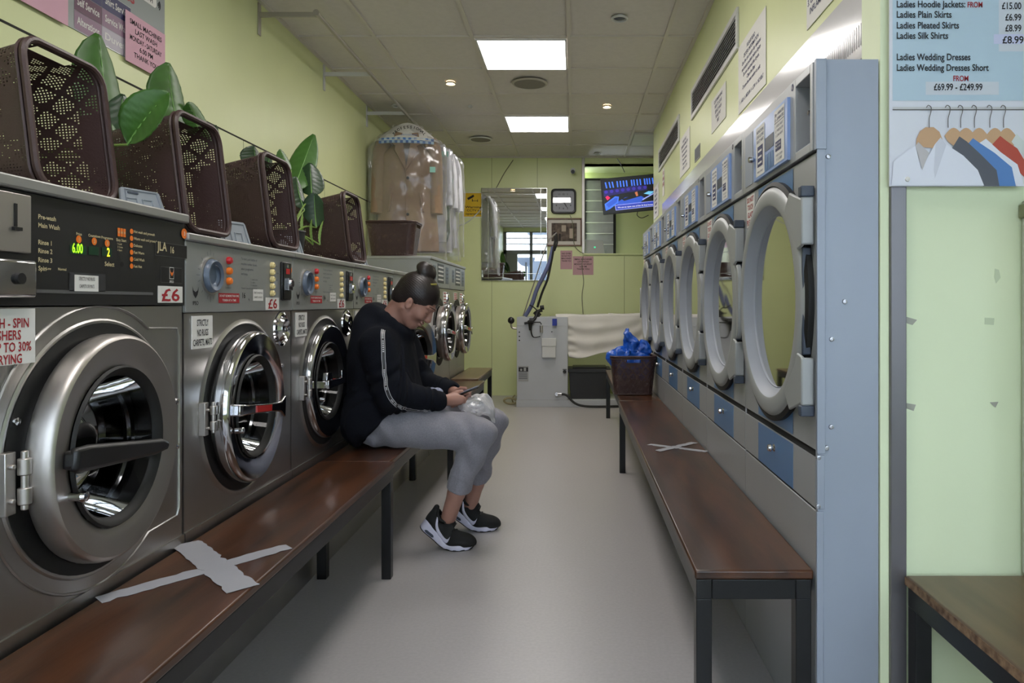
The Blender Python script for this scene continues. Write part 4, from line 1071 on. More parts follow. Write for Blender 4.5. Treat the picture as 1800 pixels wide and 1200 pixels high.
# ---------------------------------------------------------------- price poster on the partition
YP = 1.5855
e = empty('price_poster', (.714, YP, 0))
def Q(px, py): x_, z_ = onY(px, py, YP); return x_-.714, z_
xa_, zb = Q(1562, 328); xb_, _ = Q(1797, 328)
MB().box(xa_, xb_, -.005, -.001, zb, 1.90).build('board', mat('poster_white', (214, 216, 226), .35), e)
t = MB(); y = -.0056
x0, z0 = Q(1567, 178); x1, _ = Q(1796.5, 0)
t.quad(x0, x1, z0, 1.895, y, 0)
x0, z1 = Q(1753, 0); _, z0 = Q(0, 92); t.quad(x0, x1, z0, 1.80, y-.0003, 1)
x0_, z1 = Q(1744, 62); _, z0 = Q(0, 79); t.quad(x0_, x1, z0, z1, y-.0006, 2)
x0, z1 = Q(1625, 145); x1_, z0 = Q(1753, 168); t.quad(x0, x1_, z0, z1, y-.0003, 1)
def TT(s_, px0, px1, py, mi, hpx=11.5):
    a, z_ = Q(px0, py); b_, _ = Q(px1, py); hh = hpx*YP/F
    t.text(s_, a, z_, hh, y-.001, mi, 'l', b_-a, bold=True, res=4)
TT('Ladies Hoodie Jackets:', 1574, 1694, 15, 3); TT('FROM', 1698, 1724, 15, 4, 9.5); TT('£15.00', 1758, 1792, 18, 3)
TT('Ladies Plain Skirts', 1574, 1670, 33, 3); TT('£6.99', 1764, 1792, 38, 3)
TT('Ladies Pleated Skirts', 1574, 1683, 52, 3); TT('£8.99', 1764, 1792, 57, 3)
TT('Ladies Silk Shirts', 1574, 1664, 70, 3); TT('£8.99', 1759, 1796, 78, 3, 12.5)
TT('Ladies Wedding Dresses', 1574, 1703, 107.5, 3); TT('Ladies Wedding Dresses Short', 1574, 1735, 126, 3)
TT('FROM', 1673, 1699.5, 144, 4, 9.5); TT('£69.99 - £249.99', 1639, 1724, 160, 3)
t.build('lettering', [mat('poster_blue', (178, 200, 216), .4), mat('patch_grey', (200, 206, 216), .5), mat('patch_lilac', (196, 200, 228), .5), M['ink'], M['inkred']], e, flat=True, fix=False)
# the printed picture of shirts on hangers
t = MB()
def PP(pts, dy, mi): t.poly([Q(a, b_) for a, b_ in pts], y-dy, mi)
PP([(1567, 189), (1797, 189), (1797, 193), (1567, 193)], .0002, 0); PP([(1567, 193), (1797, 193), (1797, 195), (1567, 195)], .0003, 1)
shirts = [((1783, 243), [(1775, 250), (1784, 236), (1797, 250), (1797, 275), (1784, 262)], 2, 1759),
          ((1740, 250), [(1739, 257), (1755, 240), (1765, 248), (1785, 262), (1797, 282), (1797, 312), (1770, 285), (1750, 272)], 3, 1738),
          ((1725, 250), [(1716, 254), (1730, 245), (1755, 268), (1785, 290), (1797, 328), (1785, 328), (1740, 280)], 4, 1710),
          ((1705, 248), [(1695, 258), (1707, 244), (1718, 252), (1745, 270), (1775, 295), (1782, 328), (1750, 328), (1716, 278)], 5, 1687),
          ((1680, 250), [(1670, 262), (1683, 241), (1696, 250), (1720, 272), (1748, 300), (1753, 328), (1725, 328), (1690, 290)], 6, 1665)]
dy = .0006
for (c_, pts, mi, hx) in shirts:
    PP([(hx-8+i*4+8*0, 240-14*math.sin(PI*i/8)) for i in range(9)]+[(hx+26, 252), (hx+14, 262), (hx-2, 250)], dy, 7); dy += .0002
    PP(pts, dy, mi); dy += .0002
PP([(1607, 262), (1608, 245), (1614, 232), (1624, 225), (1638, 225), (1648, 233), (1654, 248), (1640, 262), (1620, 260)], dy, 7); dy += .0002
PP([(1564, 327), (1568, 285), (1585, 270), (1606, 258), (1616, 298), (1640, 255), (1650, 243), (1660, 255), (1690, 275), (1715, 300), (1726, 327)], dy, 4); dy += .0002
PP([(1606, 258), (1611, 245+6), (1630, 270), (1618, 300)], dy, 8); PP([(1641, 255), (1650, 243), (1660, 256), (1655, 270), (1640, 315), (1638, 300)], dy, 9); dy += .0003
for hx in (1631, 1664, 1686, 1710, 1737, 1761):
    P3 = [Q(a, b_) for a, b_ in ((hx-6, 191), (hx-3, 187), (hx+2, 190), (hx+2, 198), (hx-1, 210), (hx-1, 226))]
    t.tube([(a, y-dy, b_) for a, b_ in P3], .0009, 5, mi=1, smooth=4)
t.build('shirt_picture', [mat('print_rail', (196, 196, 200), .4), mat('print_dark_line', (96, 92, 92), .5), mat('print_pale_shirt', (206, 212, 210), .5), mat('print_red_shirt', (178, 72, 56), .5),
    mat('print_white_shirt', (222, 224, 236), .5), mat('print_blue_shirt', (84, 128, 190), .5), mat('print_grey_shirt', (84, 86, 96), .5), mat('print_wood', (196, 158, 122), .5), mat('print_collar', (188, 184, 186), .5), mat('print_fold', (206, 208, 220), .5)], e, flat=True, fix=False)
X, Z = Q(1592, 316); MB().lathe([(.0005, -.012), (.005, -.011), (.0065, -.006)], (X, 0, Z), n=20).build('fixing_stud', M['white'], e)
tag(e, 'large blue and white price poster with shirts on hangers, on the pale green partition', 'poster')
# scraps of old tape on the partition
M['scrap'] = mat('old_tape', (160, 160, 146), .5)
M['scrap2'] = mat('old_tape_pale', (194, 206, 172), .5)
for pts, m_, lb in (([(1591, 556), (1612, 562), (1604, 571), (1594, 568)], 'scrap', 'grey scrap of old tape upper left on the partition'), ([(1592, 708), (1610, 711), (1606, 722), (1591, 717)], 'scrap', 'grey scrap of old tape lower left on the partition'),
                (([(1731, 558), (1748, 559), (1747, 571), (1731, 570)]), 'scrap2', 'square pale tape mark mid right on the partition'), ([(1749, 472), (1756, 474), (1759, 488), (1751, 498), (1748, 486)], 'scrap2', 'upright pale tape mark below the poster on the partition'),
                ([(1740, 707), (1755, 706), (1750, 716), (1747, 714)], 'scrap', 'small torn tape mark lower right on the partition')):
    q = [onY(a, b_, 1.599) for a, b_ in pts]; cx_ = sum(a for a, _ in q)/len(q); cz_ = sum(b_ for _, b_ in q)/len(q)
    o = MB().prism([(a-cx_, b_-cz_) for a, b_ in q], -.0006, 0).build('tape_scrap', M[m_], loc=(cx_, 1.5995, cz_), flat=True); tag(o, lb, 'tape')
# machine edge at the far right
e = empty('vending_cabinet', (1.16, 1.50, .44+.001))
MB().box(-.150, .15, -.10, .095, .0, .84).build('cabinet', mat('cabinet_cream', (176, 182, 168), .45), e, bevel=.004)
MB().box(-.1555, .155, -.104, .097, .80, .832).build('top_cap', mat('cap_olive', (120, 124, 96), .5), e, bevel=.003)
MB().box(-.159, -.150, -.06, -.02, .325, .345).build('button', M['red'], e, bevel=.002)
MB().box(-.153, -.150, -.085, .0, .30, .40).build('slot_plate', M['panelblack'], e)
MB().box(-.153, -.150, -.085, .08, .60, .79).build('label_plate', M['white'], e)
tag(e, 'edge of a cream cabinet with a red button, at the far right edge', 'cabinet')
# ---------------------------------------------------------------- back wall
def bw(px, py, Y=YB): return onY(px, py, Y)
def path(pts, Y): return [(bw(a, b_, Y)[0], Y, bw(a, b_, Y)[1]) for a, b_ in pts]
# mirror made of bevelled strips
x0, z1 = bw(846.5, 331); x1, z0 = bw(962, 493)
e = empty('wall_mirror', ((x0+x1)/2, YB-.012, z0), rot=(math.radians(.56), 0, 0)); hw, hh = (x1-x0)/2, z1-z0
MB().box(-hw, hw, -.004, .010, 0, hh).build('mirror_glass', mat('mirror', (232, 234, 234), .012, 1), e, flat=True)
t = MB(); g_ = .075
for a, b_, c, d_ in ((-hw, hw, 0, .007), (-hw, hw, hh-.007, hh), (-hw, -hw+.007, 0, hh), (hw-.007, hw, 0, hh), (-hw+g_, -hw+g_+.006, 0, hh), (hw-g_, hw-g_+.006, 0, hh), (-hw, hw, g_, g_+.006), (-hw, hw, hh-g_, hh-g_+.006)):
    t.box(a, b_, -.0075, -.004, c, d_)
t.build('bevel_strips', mat('bevel', (214, 216, 214), .18, 1), e, bevel=.0015)
tag(e, 'tall mirror hung on the back wall, left of the clock', 'mirror')
# warning sign
x0, z1 = bw(813.5, 338); x1, z0 = bw(851, 382)
e = empty('warning_sign', ((x0+x1)/2, YB-.0005, z0)); hw, hh = (x1-x0)/2, z1-z0
MB().box(-hw, hw, -.0025, 0, 0, hh).build('board', M['white'], e)
t = MB().quad(-hw+.008, hw-.004, .008, hh-.008, -.0031, 0)
for k, (s_, ww) in enumerate((('Warning', .19), ('CCTV in', .15), ('operation', .18))): t.text(s_, .0, .106-.038*k, .024, -.0037, 1, w=ww, bold=True)
def Rb(cx_, cz_, w_, h_, a, y_=-.0037, mi=1):
    c_, s_ = math.cos(a), math.sin(a); t.poly([(cx_+u_*c_-v_*s_, cz_+u_*s_+v_*c_) for u_, v_ in ((-w_, -h_), (w_, -h_), (w_, h_), (-w_, h_))], y_, mi)
Rb(-.035, .225, .034, .013, .5); Rb(-.002, .245, .008, .012, .5); Rb(-.012, .196, .004, .016, 0); Rb(.018, .188, .030, .003, 0); Rb(.048, .190, .003, .014, 0)
t.build('lettering', [mat('sign_yellow', (216, 176, 20), .5), M['ink']], e, flat=True, fix=False)
tag(e, 'yellow warning sign about camera surveillance left of the mirror', 'sign')
# clock
x, zc = bw(990.5, 354); e = empty('wall_clock', (x, YB, zc)); a = .142
def rrect(a, b_, r, n=6):
    return [(sx*(a-r)+r*math.cos(t_), sy*(b_-r)+r*math.sin(t_)) for sx, sy, s0 in ((1, 1, 0), (-1, 1, PI/2), (-1, -1, PI), (1, -1, 1.5*PI)) for t_ in [s0+PI/2*k/n for k in range(n+1)]]
fo_ = MB(); o_, i_ = rrect(a, a, .045), rrect(a-.022, a-.022, .03); n = len(o_)
vs = [(p[0], 0, p[1]) for p in o_]+[(p[0], -.03, p[1]) for p in o_]+[(p[0]*.96, -.038, p[1]*.96) for p in o_]+[(p[0], -.034, p[1]) for p in i_]+[(p[0], -.012, p[1]) for p in i_]
fo_.add(vs, [(k*n+j, k*n+(j+1) % n, (k+1)*n+(j+1) % n, (k+1)*n+j) for k in range(4) for j in range(n)])
fo_.build('case', M['black'], e)
MB().add([(p[0], -.014, p[1]) for p in i_], [tuple(range(n))]).build('face', mat('clock_face', (176, 178, 186), .5), e, flat=True)
t = MB()
for k in range(1, 13):
    an = PI/2-2*PI*k/12; rx = .098/max(abs(math.cos(an)), abs(math.sin(an)), .82)*.82
    t.text(str(k), rx*math.cos(an), rx*math.sin(an)-.010, .020, -.0155, 0, bold=True)
t.build('numerals', M['ink'], e, flat=True, fix=False)
MB().prism([(-.004, -.01), (.004, -.01), (.036, -.062), (.030, -.064)], -.019, -.017).build('hour_hand', M['ink'], e)
MB().prism([(-.003, .01), (.003, .01), (.048, -.080), (.044, -.082)], -.022, -.020).build('minute_hand', M['ink'], e)
MB().add([(p[0], -.028, p[1]) for p in i_], [tuple(range(n))]).build('clock_glass', glass('clock_glass', (1, 1, 1), .10, .02, .96, 1.4), e, flat=True)
tag(e, 'square black rimmed wall clock with rounded corners between mirror and recess', 'clock')
# framed picture
x0, z1 = bw(961, 383.5); x1, z0 = bw(1022.5, 432.5); e = empty('framed_picture', ((x0+x1)/2, YB, z0)); hw, hh = (x1-x0)/2, z1-z0; f_ = .014
MB().box(-hw, hw, -.022, -.001, 0, f_).box(-hw, hw, -.022, -.001, hh-f_, hh).box(-hw, -hw+f_, -.022, -.001, f_, hh-f_).box(hw-f_, hw, -.022, -.001, f_, hh-f_).build('frame', mat('frame_brown', (104, 68, 46), .4), e, bevel=.002)
MB().box(-hw+f_, hw-f_, -.006, -.002, f_, hh-f_).build('mount', mat('mount_board', (206, 200, 192), .7), e)
sp = mat('sepia_print', (120, 104, 92), .7, col2=(44, 36, 32), vscale=22)
MB().quad(-hw+.055, hw-.055, .055, hh-.055, -.0068, 0).quad(-.03, .02, hh-.15, hh-.08, -.0074, 1).quad(.06, .10, .09, .2, -.0074, 1).quad(-.12, -.09, .07, .16, -.0074, 2).quad(-.06, -.04, .06, .14, -.0074, 2).build('print', [sp, mat('sepia_light', (176, 160, 144), .7), mat('sepia_dark', (36, 28, 26), .7)], e, flat=True, fix=False)
tag(e, 'brown framed sepia picture with a pale mount under the clock', 'picture')
# pink notices
x, z = bw(995.5, 473); notice('paper_notice', (x, YB-.001, z), 0, .135, .212, ['NO DYES', 'DO NOT PUT', 'MACHINES', 'THANK YOU', '', ''], 'small pink notice, the left one of two on the back wall under the picture', 'pinkdark', fill=.8)
x, z = bw(1025, 483); notice('paper_notice', (x, YB-.0015, z), 0, .235, .212, ['SMALL MACHINES', 'LAST WASH', 'MONDAY - SATURDAY', '6.00 PM', 'THANK YOU', ''], 'wider pink notice, the right one of two on the back wall under the picture', 'pinkdark', fill=.85)
# camera
x, z = bw(1007, 303); e = empty('security_camera', (x, YB, z))
MB().cyl((0, 0, .02), (0, -.03, .02), .028, n=20).cyl((0, -.03, .02), (0, -.05, .01), .012, n=12).build('mount', M['ventwhite'], e)
MB().cyl((0, -.02, .005), (0, -.11, -.012), .026, n=24).build('body', M['ventwhite'], e, bevel=.004)
MB().cyl((0, -.111, -.0122), (0, -.1125, -.0125), .021, n=24).build('lens', M['black'], e)
tag(e, 'small white and black security camera on the back wall above the clock', 'camera')
# recess: grey louvred shutter
x0, z1 = bw(1029, 314, 8.30); x1, z0 = bw(1078, 444, 8.30)
e = empty('louvre_shutter', ((x0+x1)/2, 8.30, 1.62)); hw = (x1-x0)/2; z1 -= 1.62
MB().box(-hw-.012, -hw, -.03, .03, 0, z1).box(hw, hw+.03, -.03, .03, 0, z1).box(-hw, hw, -.03, .03, z1-.02, z1).build('frame', M['dark'], e)
sl_ = mat('grey_board', (146, 146, 150), .7, var=.12, vscale=8)
for k in range(7):
    a = z1*k/7; MB().box(-hw, hw, -.004, .010, a, a+z1/7-.012).build('panel', sl_, e)
t = MB()
for k in range(1, 7): t.box(-hw, hw, -.02, .012, z1*k/7-.0118, z1*k/7-.0002)
t.build('rail', M['ventwhite'], e, bevel=.002)
tag(e, 'grey panelled shutter with white rails inside the recess behind the television', 'shutter')
# router
x, z = bw(1044, 443, 8.12); e = empty('wifi_router', (x, 8.12, 1.619), rot=(math.radians(-8), 0, 0))
MB().prism([(-.105, 0), (.125, 0), (.108, .145), (.095, .155), (-.10, .168), (-.112, .155)], -.012, .012).build('case', mat('router_grey', (168, 170, 168), .4), e, bevel=.004)
MB().lathe([(.0005, -.0135), (.010, -.0135), (.011, -.012)], (.01, 0, .075), n=16).build('light', mat('router_led', (60, 190, 130), .4, emit=(60, 200, 140), estr=.6), e)
tag(e, 'pale grey router with a green light standing on the recess ledge', 'router')
# television
x0, zt = bw(1056, 310, 7.2); tw, thh = .65, .365
e = empty('television', (x0+.335, 7.2, 2.165), rot=(math.radians(4), math.radians(-5), math.radians(-3)))
MB().box(-tw/2, tw/2, -.02, .03, -thh/2, thh/2).build('housing', M['black'], e, bevel=.004)
def em(n, c, s_=.45): return mat(n, c, .3, emit=c, estr=s_)
t = MB(); sw, sh_ = tw/2-.010, thh/2-.012
t.quad(-sw, sw, -sh_, sh_, -.0206, 0)
def sp_(u, v): return (-sw+2*sw*u/100, sh_-2*sh_*v/100)
def TP(pts, dy, mi): t.poly([sp_(a, b_) for a, b_ in pts], -.0206-dy, mi)
TP([(2, 32), (60, 26), (72, 30), (72, 42), (40, 44), (2, 50)], .0003, 1)
for k, ux in enumerate((5, 11, 16, 24, 29, 34, 39, 47, 51, 56, 61, 68, 72, 76, 81)):
    TP([(ux, 8), (ux+2.2, 8), (ux+3.6 if ux < 20 else ux+2.6, 26), (ux+1.4 if ux < 20 else ux+.4, 26)], .0006, 2)
for k in range(8): TP([(6+9*k+3*math.cos(a), 37-.5*k+5*math.sin(a)) for a in [2*PI*i/10 for i in range(10)]], .0005, 3)
TP([(22, 70), (36, 58), (60, 56), (68, 66), (56, 82), (22, 88)], .0007, 4); TP([(30, 62), (60, 50), (62, 58), (34, 68)], .0009, 0)
TP([(2, 72), (20, 52), (26, 54), (24, 72), (10, 88), (3, 92)], .0008, 2); TP([(4, 74), (20, 56), (24, 57), (22, 70), (8, 84)], .001, 4)
TP([(66, 52), (74, 46), (84, 48), (76, 57)], .0009, 5); TP([(63, 68), (90, 46), (91, 48), (64, 71)], .0011, 6)
TP([(82, 40), (84, 22), (90, 14), (100, 10), (100, 24), (91, 28), (88, 44)], .0010, 7); TP([(88, 26), (100, 22), (100, 50), (92, 48)], .0009, 8); TP([(84, 38), (88, 36), (88, 44), (83, 44)], .0013, 9)
TP([(4, 52), (8, 48), (12, 55), (7, 62)], .0012, 7); TP([(52, 46), (56, 44), (57, 56), (54, 58)], .0013, 10)
TP([(18, 78), (84, 76), (85, 92), (19, 94)], .0014, 6); TP([(19, 79.5), (83, 77.5), (84, 90.5), (20, 92.5)], .0016, 11)
a, b_ = sp_(51, 88); t.text('We are to open one of the 36 final boxes', a, b_, .014, -.0226, 9, w=.36, bold=True)
t.build('screen', [em('tv_black', (8, 8, 14), .3), em('tv_indigo', (26, 18, 90)), em('tv_blue', (60, 110, 230)), em('tv_violet', (52, 36, 150)), em('tv_deep', (40, 80, 190)), em('tv_cyan', (110, 190, 230)), em('tv_pale', (150, 160, 230)),
    em('tv_pink', (220, 30, 90)), em('tv_red', (150, 20, 30)), em('tv_white', (220, 220, 220)), em('tv_skin', (190, 110, 70)), em('tv_caption', (40, 60, 170))], e, flat=True, fix=False)
MB().box(-.06, .06, .03, .05, -.08, .08).cyl((0, .05, 0), (.0, 1.20, .0), .018, n=12).build('wall_arm', M['black'], e)
tag(e, 'wall television tilted on its arm, showing a blue lit quiz show', 'television')
# cables
def cable(pts, Y, r, m_, label, name='cable', cat='cable', smooth=5):
    P_ = path(pts, Y); c = Vector(P_[0]); b_ = MB().tube([Vector(p)-c for p in P_], r, 6, smooth=smooth)
    o = b_.build(name, m_); o.location = c; tag(o, label, cat); return o
gc = mat('cable_grey', (118, 118, 98), .6); 
cable([(902, 281), (886, 305), (872, 331)], YB-.006, .005, gc, 'grey cable slanting down from the ceiling to the mirror top')
cable([(806, 397), (822, 390), (840, 374), (846, 366)], YB-.006, .006, M['ventwhite'], 'pale cable curving across the yellow sign to the mirror')
cable([(1002, 378), (1007, 395), (1009, 428), (1018, 441), (1026, 445)], YB-.03, .004, gc, 'thin cable from the clock down past the picture to the ledge')
cable([(1025, 450), (1023, 468), (1026, 495), (1023, 520), (1025, 552)], YB-.006, .004, gc, 'thin wavy cable hanging down the back wall above the white cloth')
cable([(1085, 279), (1092, 290), (1098, 303)], 7.6, .004, M['black'], 'black cable from the ceiling to the television')
cable([(1122, 370), (1120, 378), (1128, 383), (1140, 378)], 7.5, .004, M['black'], 'black loop of cable under the television')

# ---------------------------------------------------------------- steam press unit
M['enamel'] = mat('machine_grey', (182, 184, 188), .42, .1, var=.03)
YM = 7.15
def mp(px, py): return bw(px, py, YM)
e = empty('steam_press', (-.32, YM, 0))
x0, zt = mp(908.5, 557); x1, _ = mp(998, 557); x0 += .32; x1 += .32
zpl = mp(0, 702.5)[1]
MB().box(x0, x1, 0, .46, zpl, zt).box(x0-.004, x1, -.003, .46, zt-.087, zt-.083).build('cabinet', M['enamel'], e, bevel=.004)
MB().box(x0-.006, mp(1094, 0)[0]+.32, -.004, .50, 0, zpl-.001).build('plinth', M['enamel'], e, bevel=.002)
MB().box(mp(953, 0)[0]+.32, mp(977, 0)[0]+.32, -.035, -.002, mp(0, 628)[1], mp(0, 595)[1]).box(mp(953, 0)[0]+.315, mp(977, 0)[0]+.325, -.04, -.002, mp(0, 608)[1], mp(0, 594)[1]).build('control_box', M['ventwhite'], e, bevel=.004)
t = MB().quad(mp(911, 0)[0]+.32, mp(929, 0)[0]+.32, mp(0, 670)[1], mp(0, 643)[1], -.002, 0)
a0, a1, zz = mp(911, 0)[0]+.32, mp(929, 0)[0]+.32, mp(0, 653)[1]
t.quad(a0+.004, a1-.004, zz, zz+.045, -.0025, 1); t.quad(a0+.02, a0+.04, zz+.008, zz+.03, -.003, 0); t.quad(a0+.055, a0+.08, zz+.006, zz+.04, -.003, 0)
for k in range(4): t.quad(a0+.006, a1-.012, zz-.018-.018*k, zz-.012-.018*k, -.0025, 2)
t.build('rating_label', [mat('label_grey', (158, 158, 158), .5), M['ink'], M['dialdark']], e, flat=True, fix=False)
t = MB()
for py in (583.5, 591, 598): X, Z = mp(913, py); t.lathe([(.0005, -.003), (.007, -.003), (.007, 0)], (X+.32, 0, Z), n=12)
X, Z = mp(970, 583); t.lathe([(.0005, -.003), (.006, -.003), (.006, 0)], (X+.32, 0, Z), n=12)
t.build('plug_holes', M['dark'], e)
X, Z = mp(992.5, 653); MB().lathe([(.0005, -.016), (.016, -.014), (.018, 0)], (X+.32, 0, Z), n=20).box(X+.32-.02, X+.32+.02, -.006, 0, Z+.02, Z+.026).build('door_knob', M['black'], e)
X, Z = mp(899, 563); b_ = MB()
MB().tube([(X+.315, .02, Z), (X+.318, .02, Z-.06), (X+.34, .02, Z-.08), (x0, .02, Z-.082)], .010, 8, smooth=4).build('lever', M['satin'], e)
MB().lathe([(.0005, -.035)]+[(.035*math.sin(PI*k/12), -.035*math.cos(PI*k/12)) for k in range(1, 12)]+[(.0005, .035)], (X+.315, .02, Z), n=24, axis='z').build('lever_ball', M['black'], e)
# steam fittings on the top
t = MB(); L_ = lambda px, py, dy=0: (mp(px, py)[0]+.32, dy, mp(px, py)[1])
t.tube([L_(929, 566, -.03), L_(940, 560, 0), L_(945, 548, .03), L_(953, 545, .03)], .017, 8, smooth=4)
t.tube([L_(944, 562, .05), L_(946, 550, .04), L_(938, 540, .04), L_(930, 536, .04)], .006, 6, smooth=4)
t.tube([L_(936, 566, -.03), L_(934, 580, -.04), L_(938, 592, -.03), L_(950, 591, -.02)], .006, 6, smooth=5)
t.cyl(L_(931, 564, -.04), L_(938, 564, -.04), .030, n=14); t.cyl(L_(932, 568, -.04), L_(932.5, 580, -.04), .018, .012, n=12)
t.cyl(L_(949, 541, .03), L_(956, 540, .03), .024, n=12); t.cyl(L_(940, 547, .05), L_(948, 556, .05), .028, n=12)
t.tube([L_(938, 566, -.03), L_(950, 566, -.03), L_(952, 570, -.03)], .006, 6)
t.tube([L_(922, 568, -.02), L_(929, 567, -.02)], .012, 8)
t.build('steam_fittings', M['rubber'], e)
MB().cyl(L_(951.5, 572, -.02), L_(952, 584, -.02), .016, n=12).build('filter_bowl', M['satin'], e)
MB().box(mp(971, 0)[0]+.32, mp(979, 0)[0]+.32, -.04, .02, mp(0, 572)[1], mp(0, 560)[1]).build('blue_clip', mat('clip_blue', (30, 50, 150), .4), e)
# table of the press carrying the cloth
MB().prism([(x1-.20, zt-.045), (x1-.20, zt+.004), (x1+.72, zt+.012), (x1+.80, zt+.006), (x1+.78, zt-.03)], .10, .42).build('ironing_table', mat('board_cover', (160, 160, 158), .8), e, bevel=.008)
MB().tube([L_(918, 556, .1), L_(940, 490, .1), L_(962, 425, .1), L_(977, 409, .1)], .006, 6, smooth=3).tube([L_(962, 421, .1), L_(978, 407.5, .1)], .008, 6).build('hose_support', M['satin'], e)
MB().tube([L_(922, 556, .08), L_(934, 535, .08), L_(943, 508, .08), L_(957, 480, .08), L_(966, 458, .08), L_(972, 432, .09)], .021, 10, smooth=6).build('padded_hose', mat('hose_blue_grey', (92, 98, 134), .7, bump=.3, bscale=60), e)
MB().tube([L_(944, 540, .07), L_(952, 515, .07), L_(962, 490, .07), L_(968, 462, .07), L_(973, 435, .07), L_(978, 411, .09)], .012, 8, smooth=6).tube([L_(974, 440, .08), L_(979, 425, .08), L_(978, 409, .09)], .009, 8, smooth=4).build('steam_hose', M['rubber'], e)
X, Z = mp(979, 692); MB().cyl((X+.32, -.001, Z), (X+.32, -.03, Z), .02, n=14).cyl((X+.33, -.03, Z), (X+.37, -.035, Z), .015, n=14).build('hose_coupling', M['chrome'], e)
MB().tube([(X+.37, -.035, Z), (X+.42, -.05, Z-.01), (X+.50, -.07, .05), (X+.60, -.08, .02), (X+.78, -.06, .013), (X+1.0, -.03, .013)], .012, 8, smooth=6).build('waste_hose', M['rubber'], e)
tag(e, 'grey steam ironing press cabinet with hoses and a white control box, by the back wall', 'ironing press')
o = MB().tube([(-.0, 0, .05), (-.08, -.02, .075), (-.13, -.02, .05), (-.10, -.01, .02), (-.03, .0, .015), (.0, .0, .03)], .011, 8, smooth=6).tube([(-.02, 0, .10), (-.05, .01, .06), (-.03, .0, .012)], .007, 6, smooth=5).build('hose', mat('hose_beige', (150, 140, 104), .5), loc=(-.598, 7.3, 0))
tag(o, 'coiled beige hose lying on the floor left of the ironing press', 'hose')
# white cloth
ct = MB(); X0 = mp(976, 0)[0]; X1 = .70
def cl(u, v):
    # u along the board, v from back over the top and down the front
    x = X0+(X1-X0)*u
    L0 = .09; top = .34; drop = .43-.05*u+.02*math.sin(u*9)
    s_ = v*(L0+top+drop)
    swag = .05*math.sin(PI*min(1, u*1.2))
    zt_ = zt+.022
    if s_ < L0: return (x, YM+.44+.01, zt_-(L0-s_))
    s_ -= L0
    if s_ < top: return (x, YM+.44-s_*(.37/.34), zt_+.004*math.sin(u*14)+.008*(u > .62))
    s_ -= top; k = s_/drop
    xx = x+.14*k*(1-u)**1.5
    return (xx, YM+.065-.01*min(1, k*8)-.03*k-min(1, 3*k)*(.010*math.sin(2*PI*(2.6*k-2.0*u*(1-u)*1.6+.4*u))*(1-.4*u)+.007*math.sin(u*17+2*k)+(.010*math.sin(k*34) if u < .1 else .010*math.sin(k*34)*max(0, 1-(u-.1)*14))), zt_-s_)
ct.grid(cl, 110, 90)
o = ct.build('white_cloth', mat('white_towel', (212, 208, 204), .9, bump=.25, bscale=260, sheen=.3), ang=180, solid=.004)
tag(o, 'white towelling cloth draped over the ironing press table', 'cloth')
# black storage box
e = empty('storage_box', (.15, 7.36, zpl)); hw = .21
MB().prism([(-hw+.02, 0), (hw-.02, 0), (hw, .30), (-hw, .30)], -.14, .14).build('box', mat('box_black', (32, 32, 34), .5), e, bevel=.004)
MB().box(-hw-.012, hw+.012, -.152, .152, .27, .31).box(-hw+.04, hw-.03, -.12, .12, .3102, .325).build('lid', mat('box_lid', (36, 36, 38), .45), e, bevel=.004)
tag(e, 'black plastic storage box on the plinth below the hanging white cloth', 'box')

# ---------------------------------------------------------------- clothes rail
e = empty('clothes_rail', (XL, 3.88, 2.634))
rx = .33
MB().cyl((rx, -.03, 0), (rx, 3.0, 0), .013, n=16).cyl((rx, -.04, 0), (rx, -.02, 0), .017, n=16).build('pipe', M['satin'], e)
for k in range(3):
    yy = 1.005*k
    MB().box(0.0005, .008, yy-.016, yy+.016, -.11, .065).box(.008, rx+.006, yy-.006, yy+.006, -.012, .016).build('bracket', M['ventwhite'] if k else M['satin'], e, bevel=.001)
tag(e, 'steel clothes rail on wall brackets just under the ceiling on the left', 'clothes rail')
film = bpy.data.materials.new('clear_film'); film.use_nodes = True; nt = film.node_tree; nt.nodes.clear()
o_ = nt.nodes.new('ShaderNodeOutputMaterial'); mx = nt.nodes.new('ShaderNodeMixShader'); mx2 = nt.nodes.new('ShaderNodeMixShader'); tr = nt.nodes.new('ShaderNodeBsdfTransparent'); gl = nt.nodes.new('ShaderNodeBsdfGlossy'); df = nt.nodes.new('ShaderNodeBsdfDiffuse')
tr.inputs[0].default_value = (.93, .93, .94, 1); gl.inputs['Roughness'].default_value = .14; gl.inputs[0].default_value = (.9, .9, .92, 1); df.inputs[0].default_value = (.8, .8, .82, 1)
lw = nt.nodes.new('ShaderNodeLayerWeight'); lw.inputs[0].default_value = .35; m1 = nt.nodes.new('ShaderNodeMath'); m1.operation = 'MULTIPLY_ADD'; m1.inputs[1].default_value = .6; m1.inputs[2].default_value = .10
nt.links.new(lw.outputs['Facing'], m1.inputs[0]); mx2.inputs[0].default_value = .45
nt.links.new(m1.outputs[0], mx.inputs[0]); nt.links.new(tr.outputs[0], mx.inputs[1]); nt.links.new(gl.outputs[0], mx2.inputs[1]); nt.links.new(df.outputs[0], mx2.inputs[2]); nt.links.new(mx2.outputs[0], mx.inputs[2]); nt.links.new(mx.outputs[0], o_.inputs[0])
M['film'] = film
from mathutils import noise
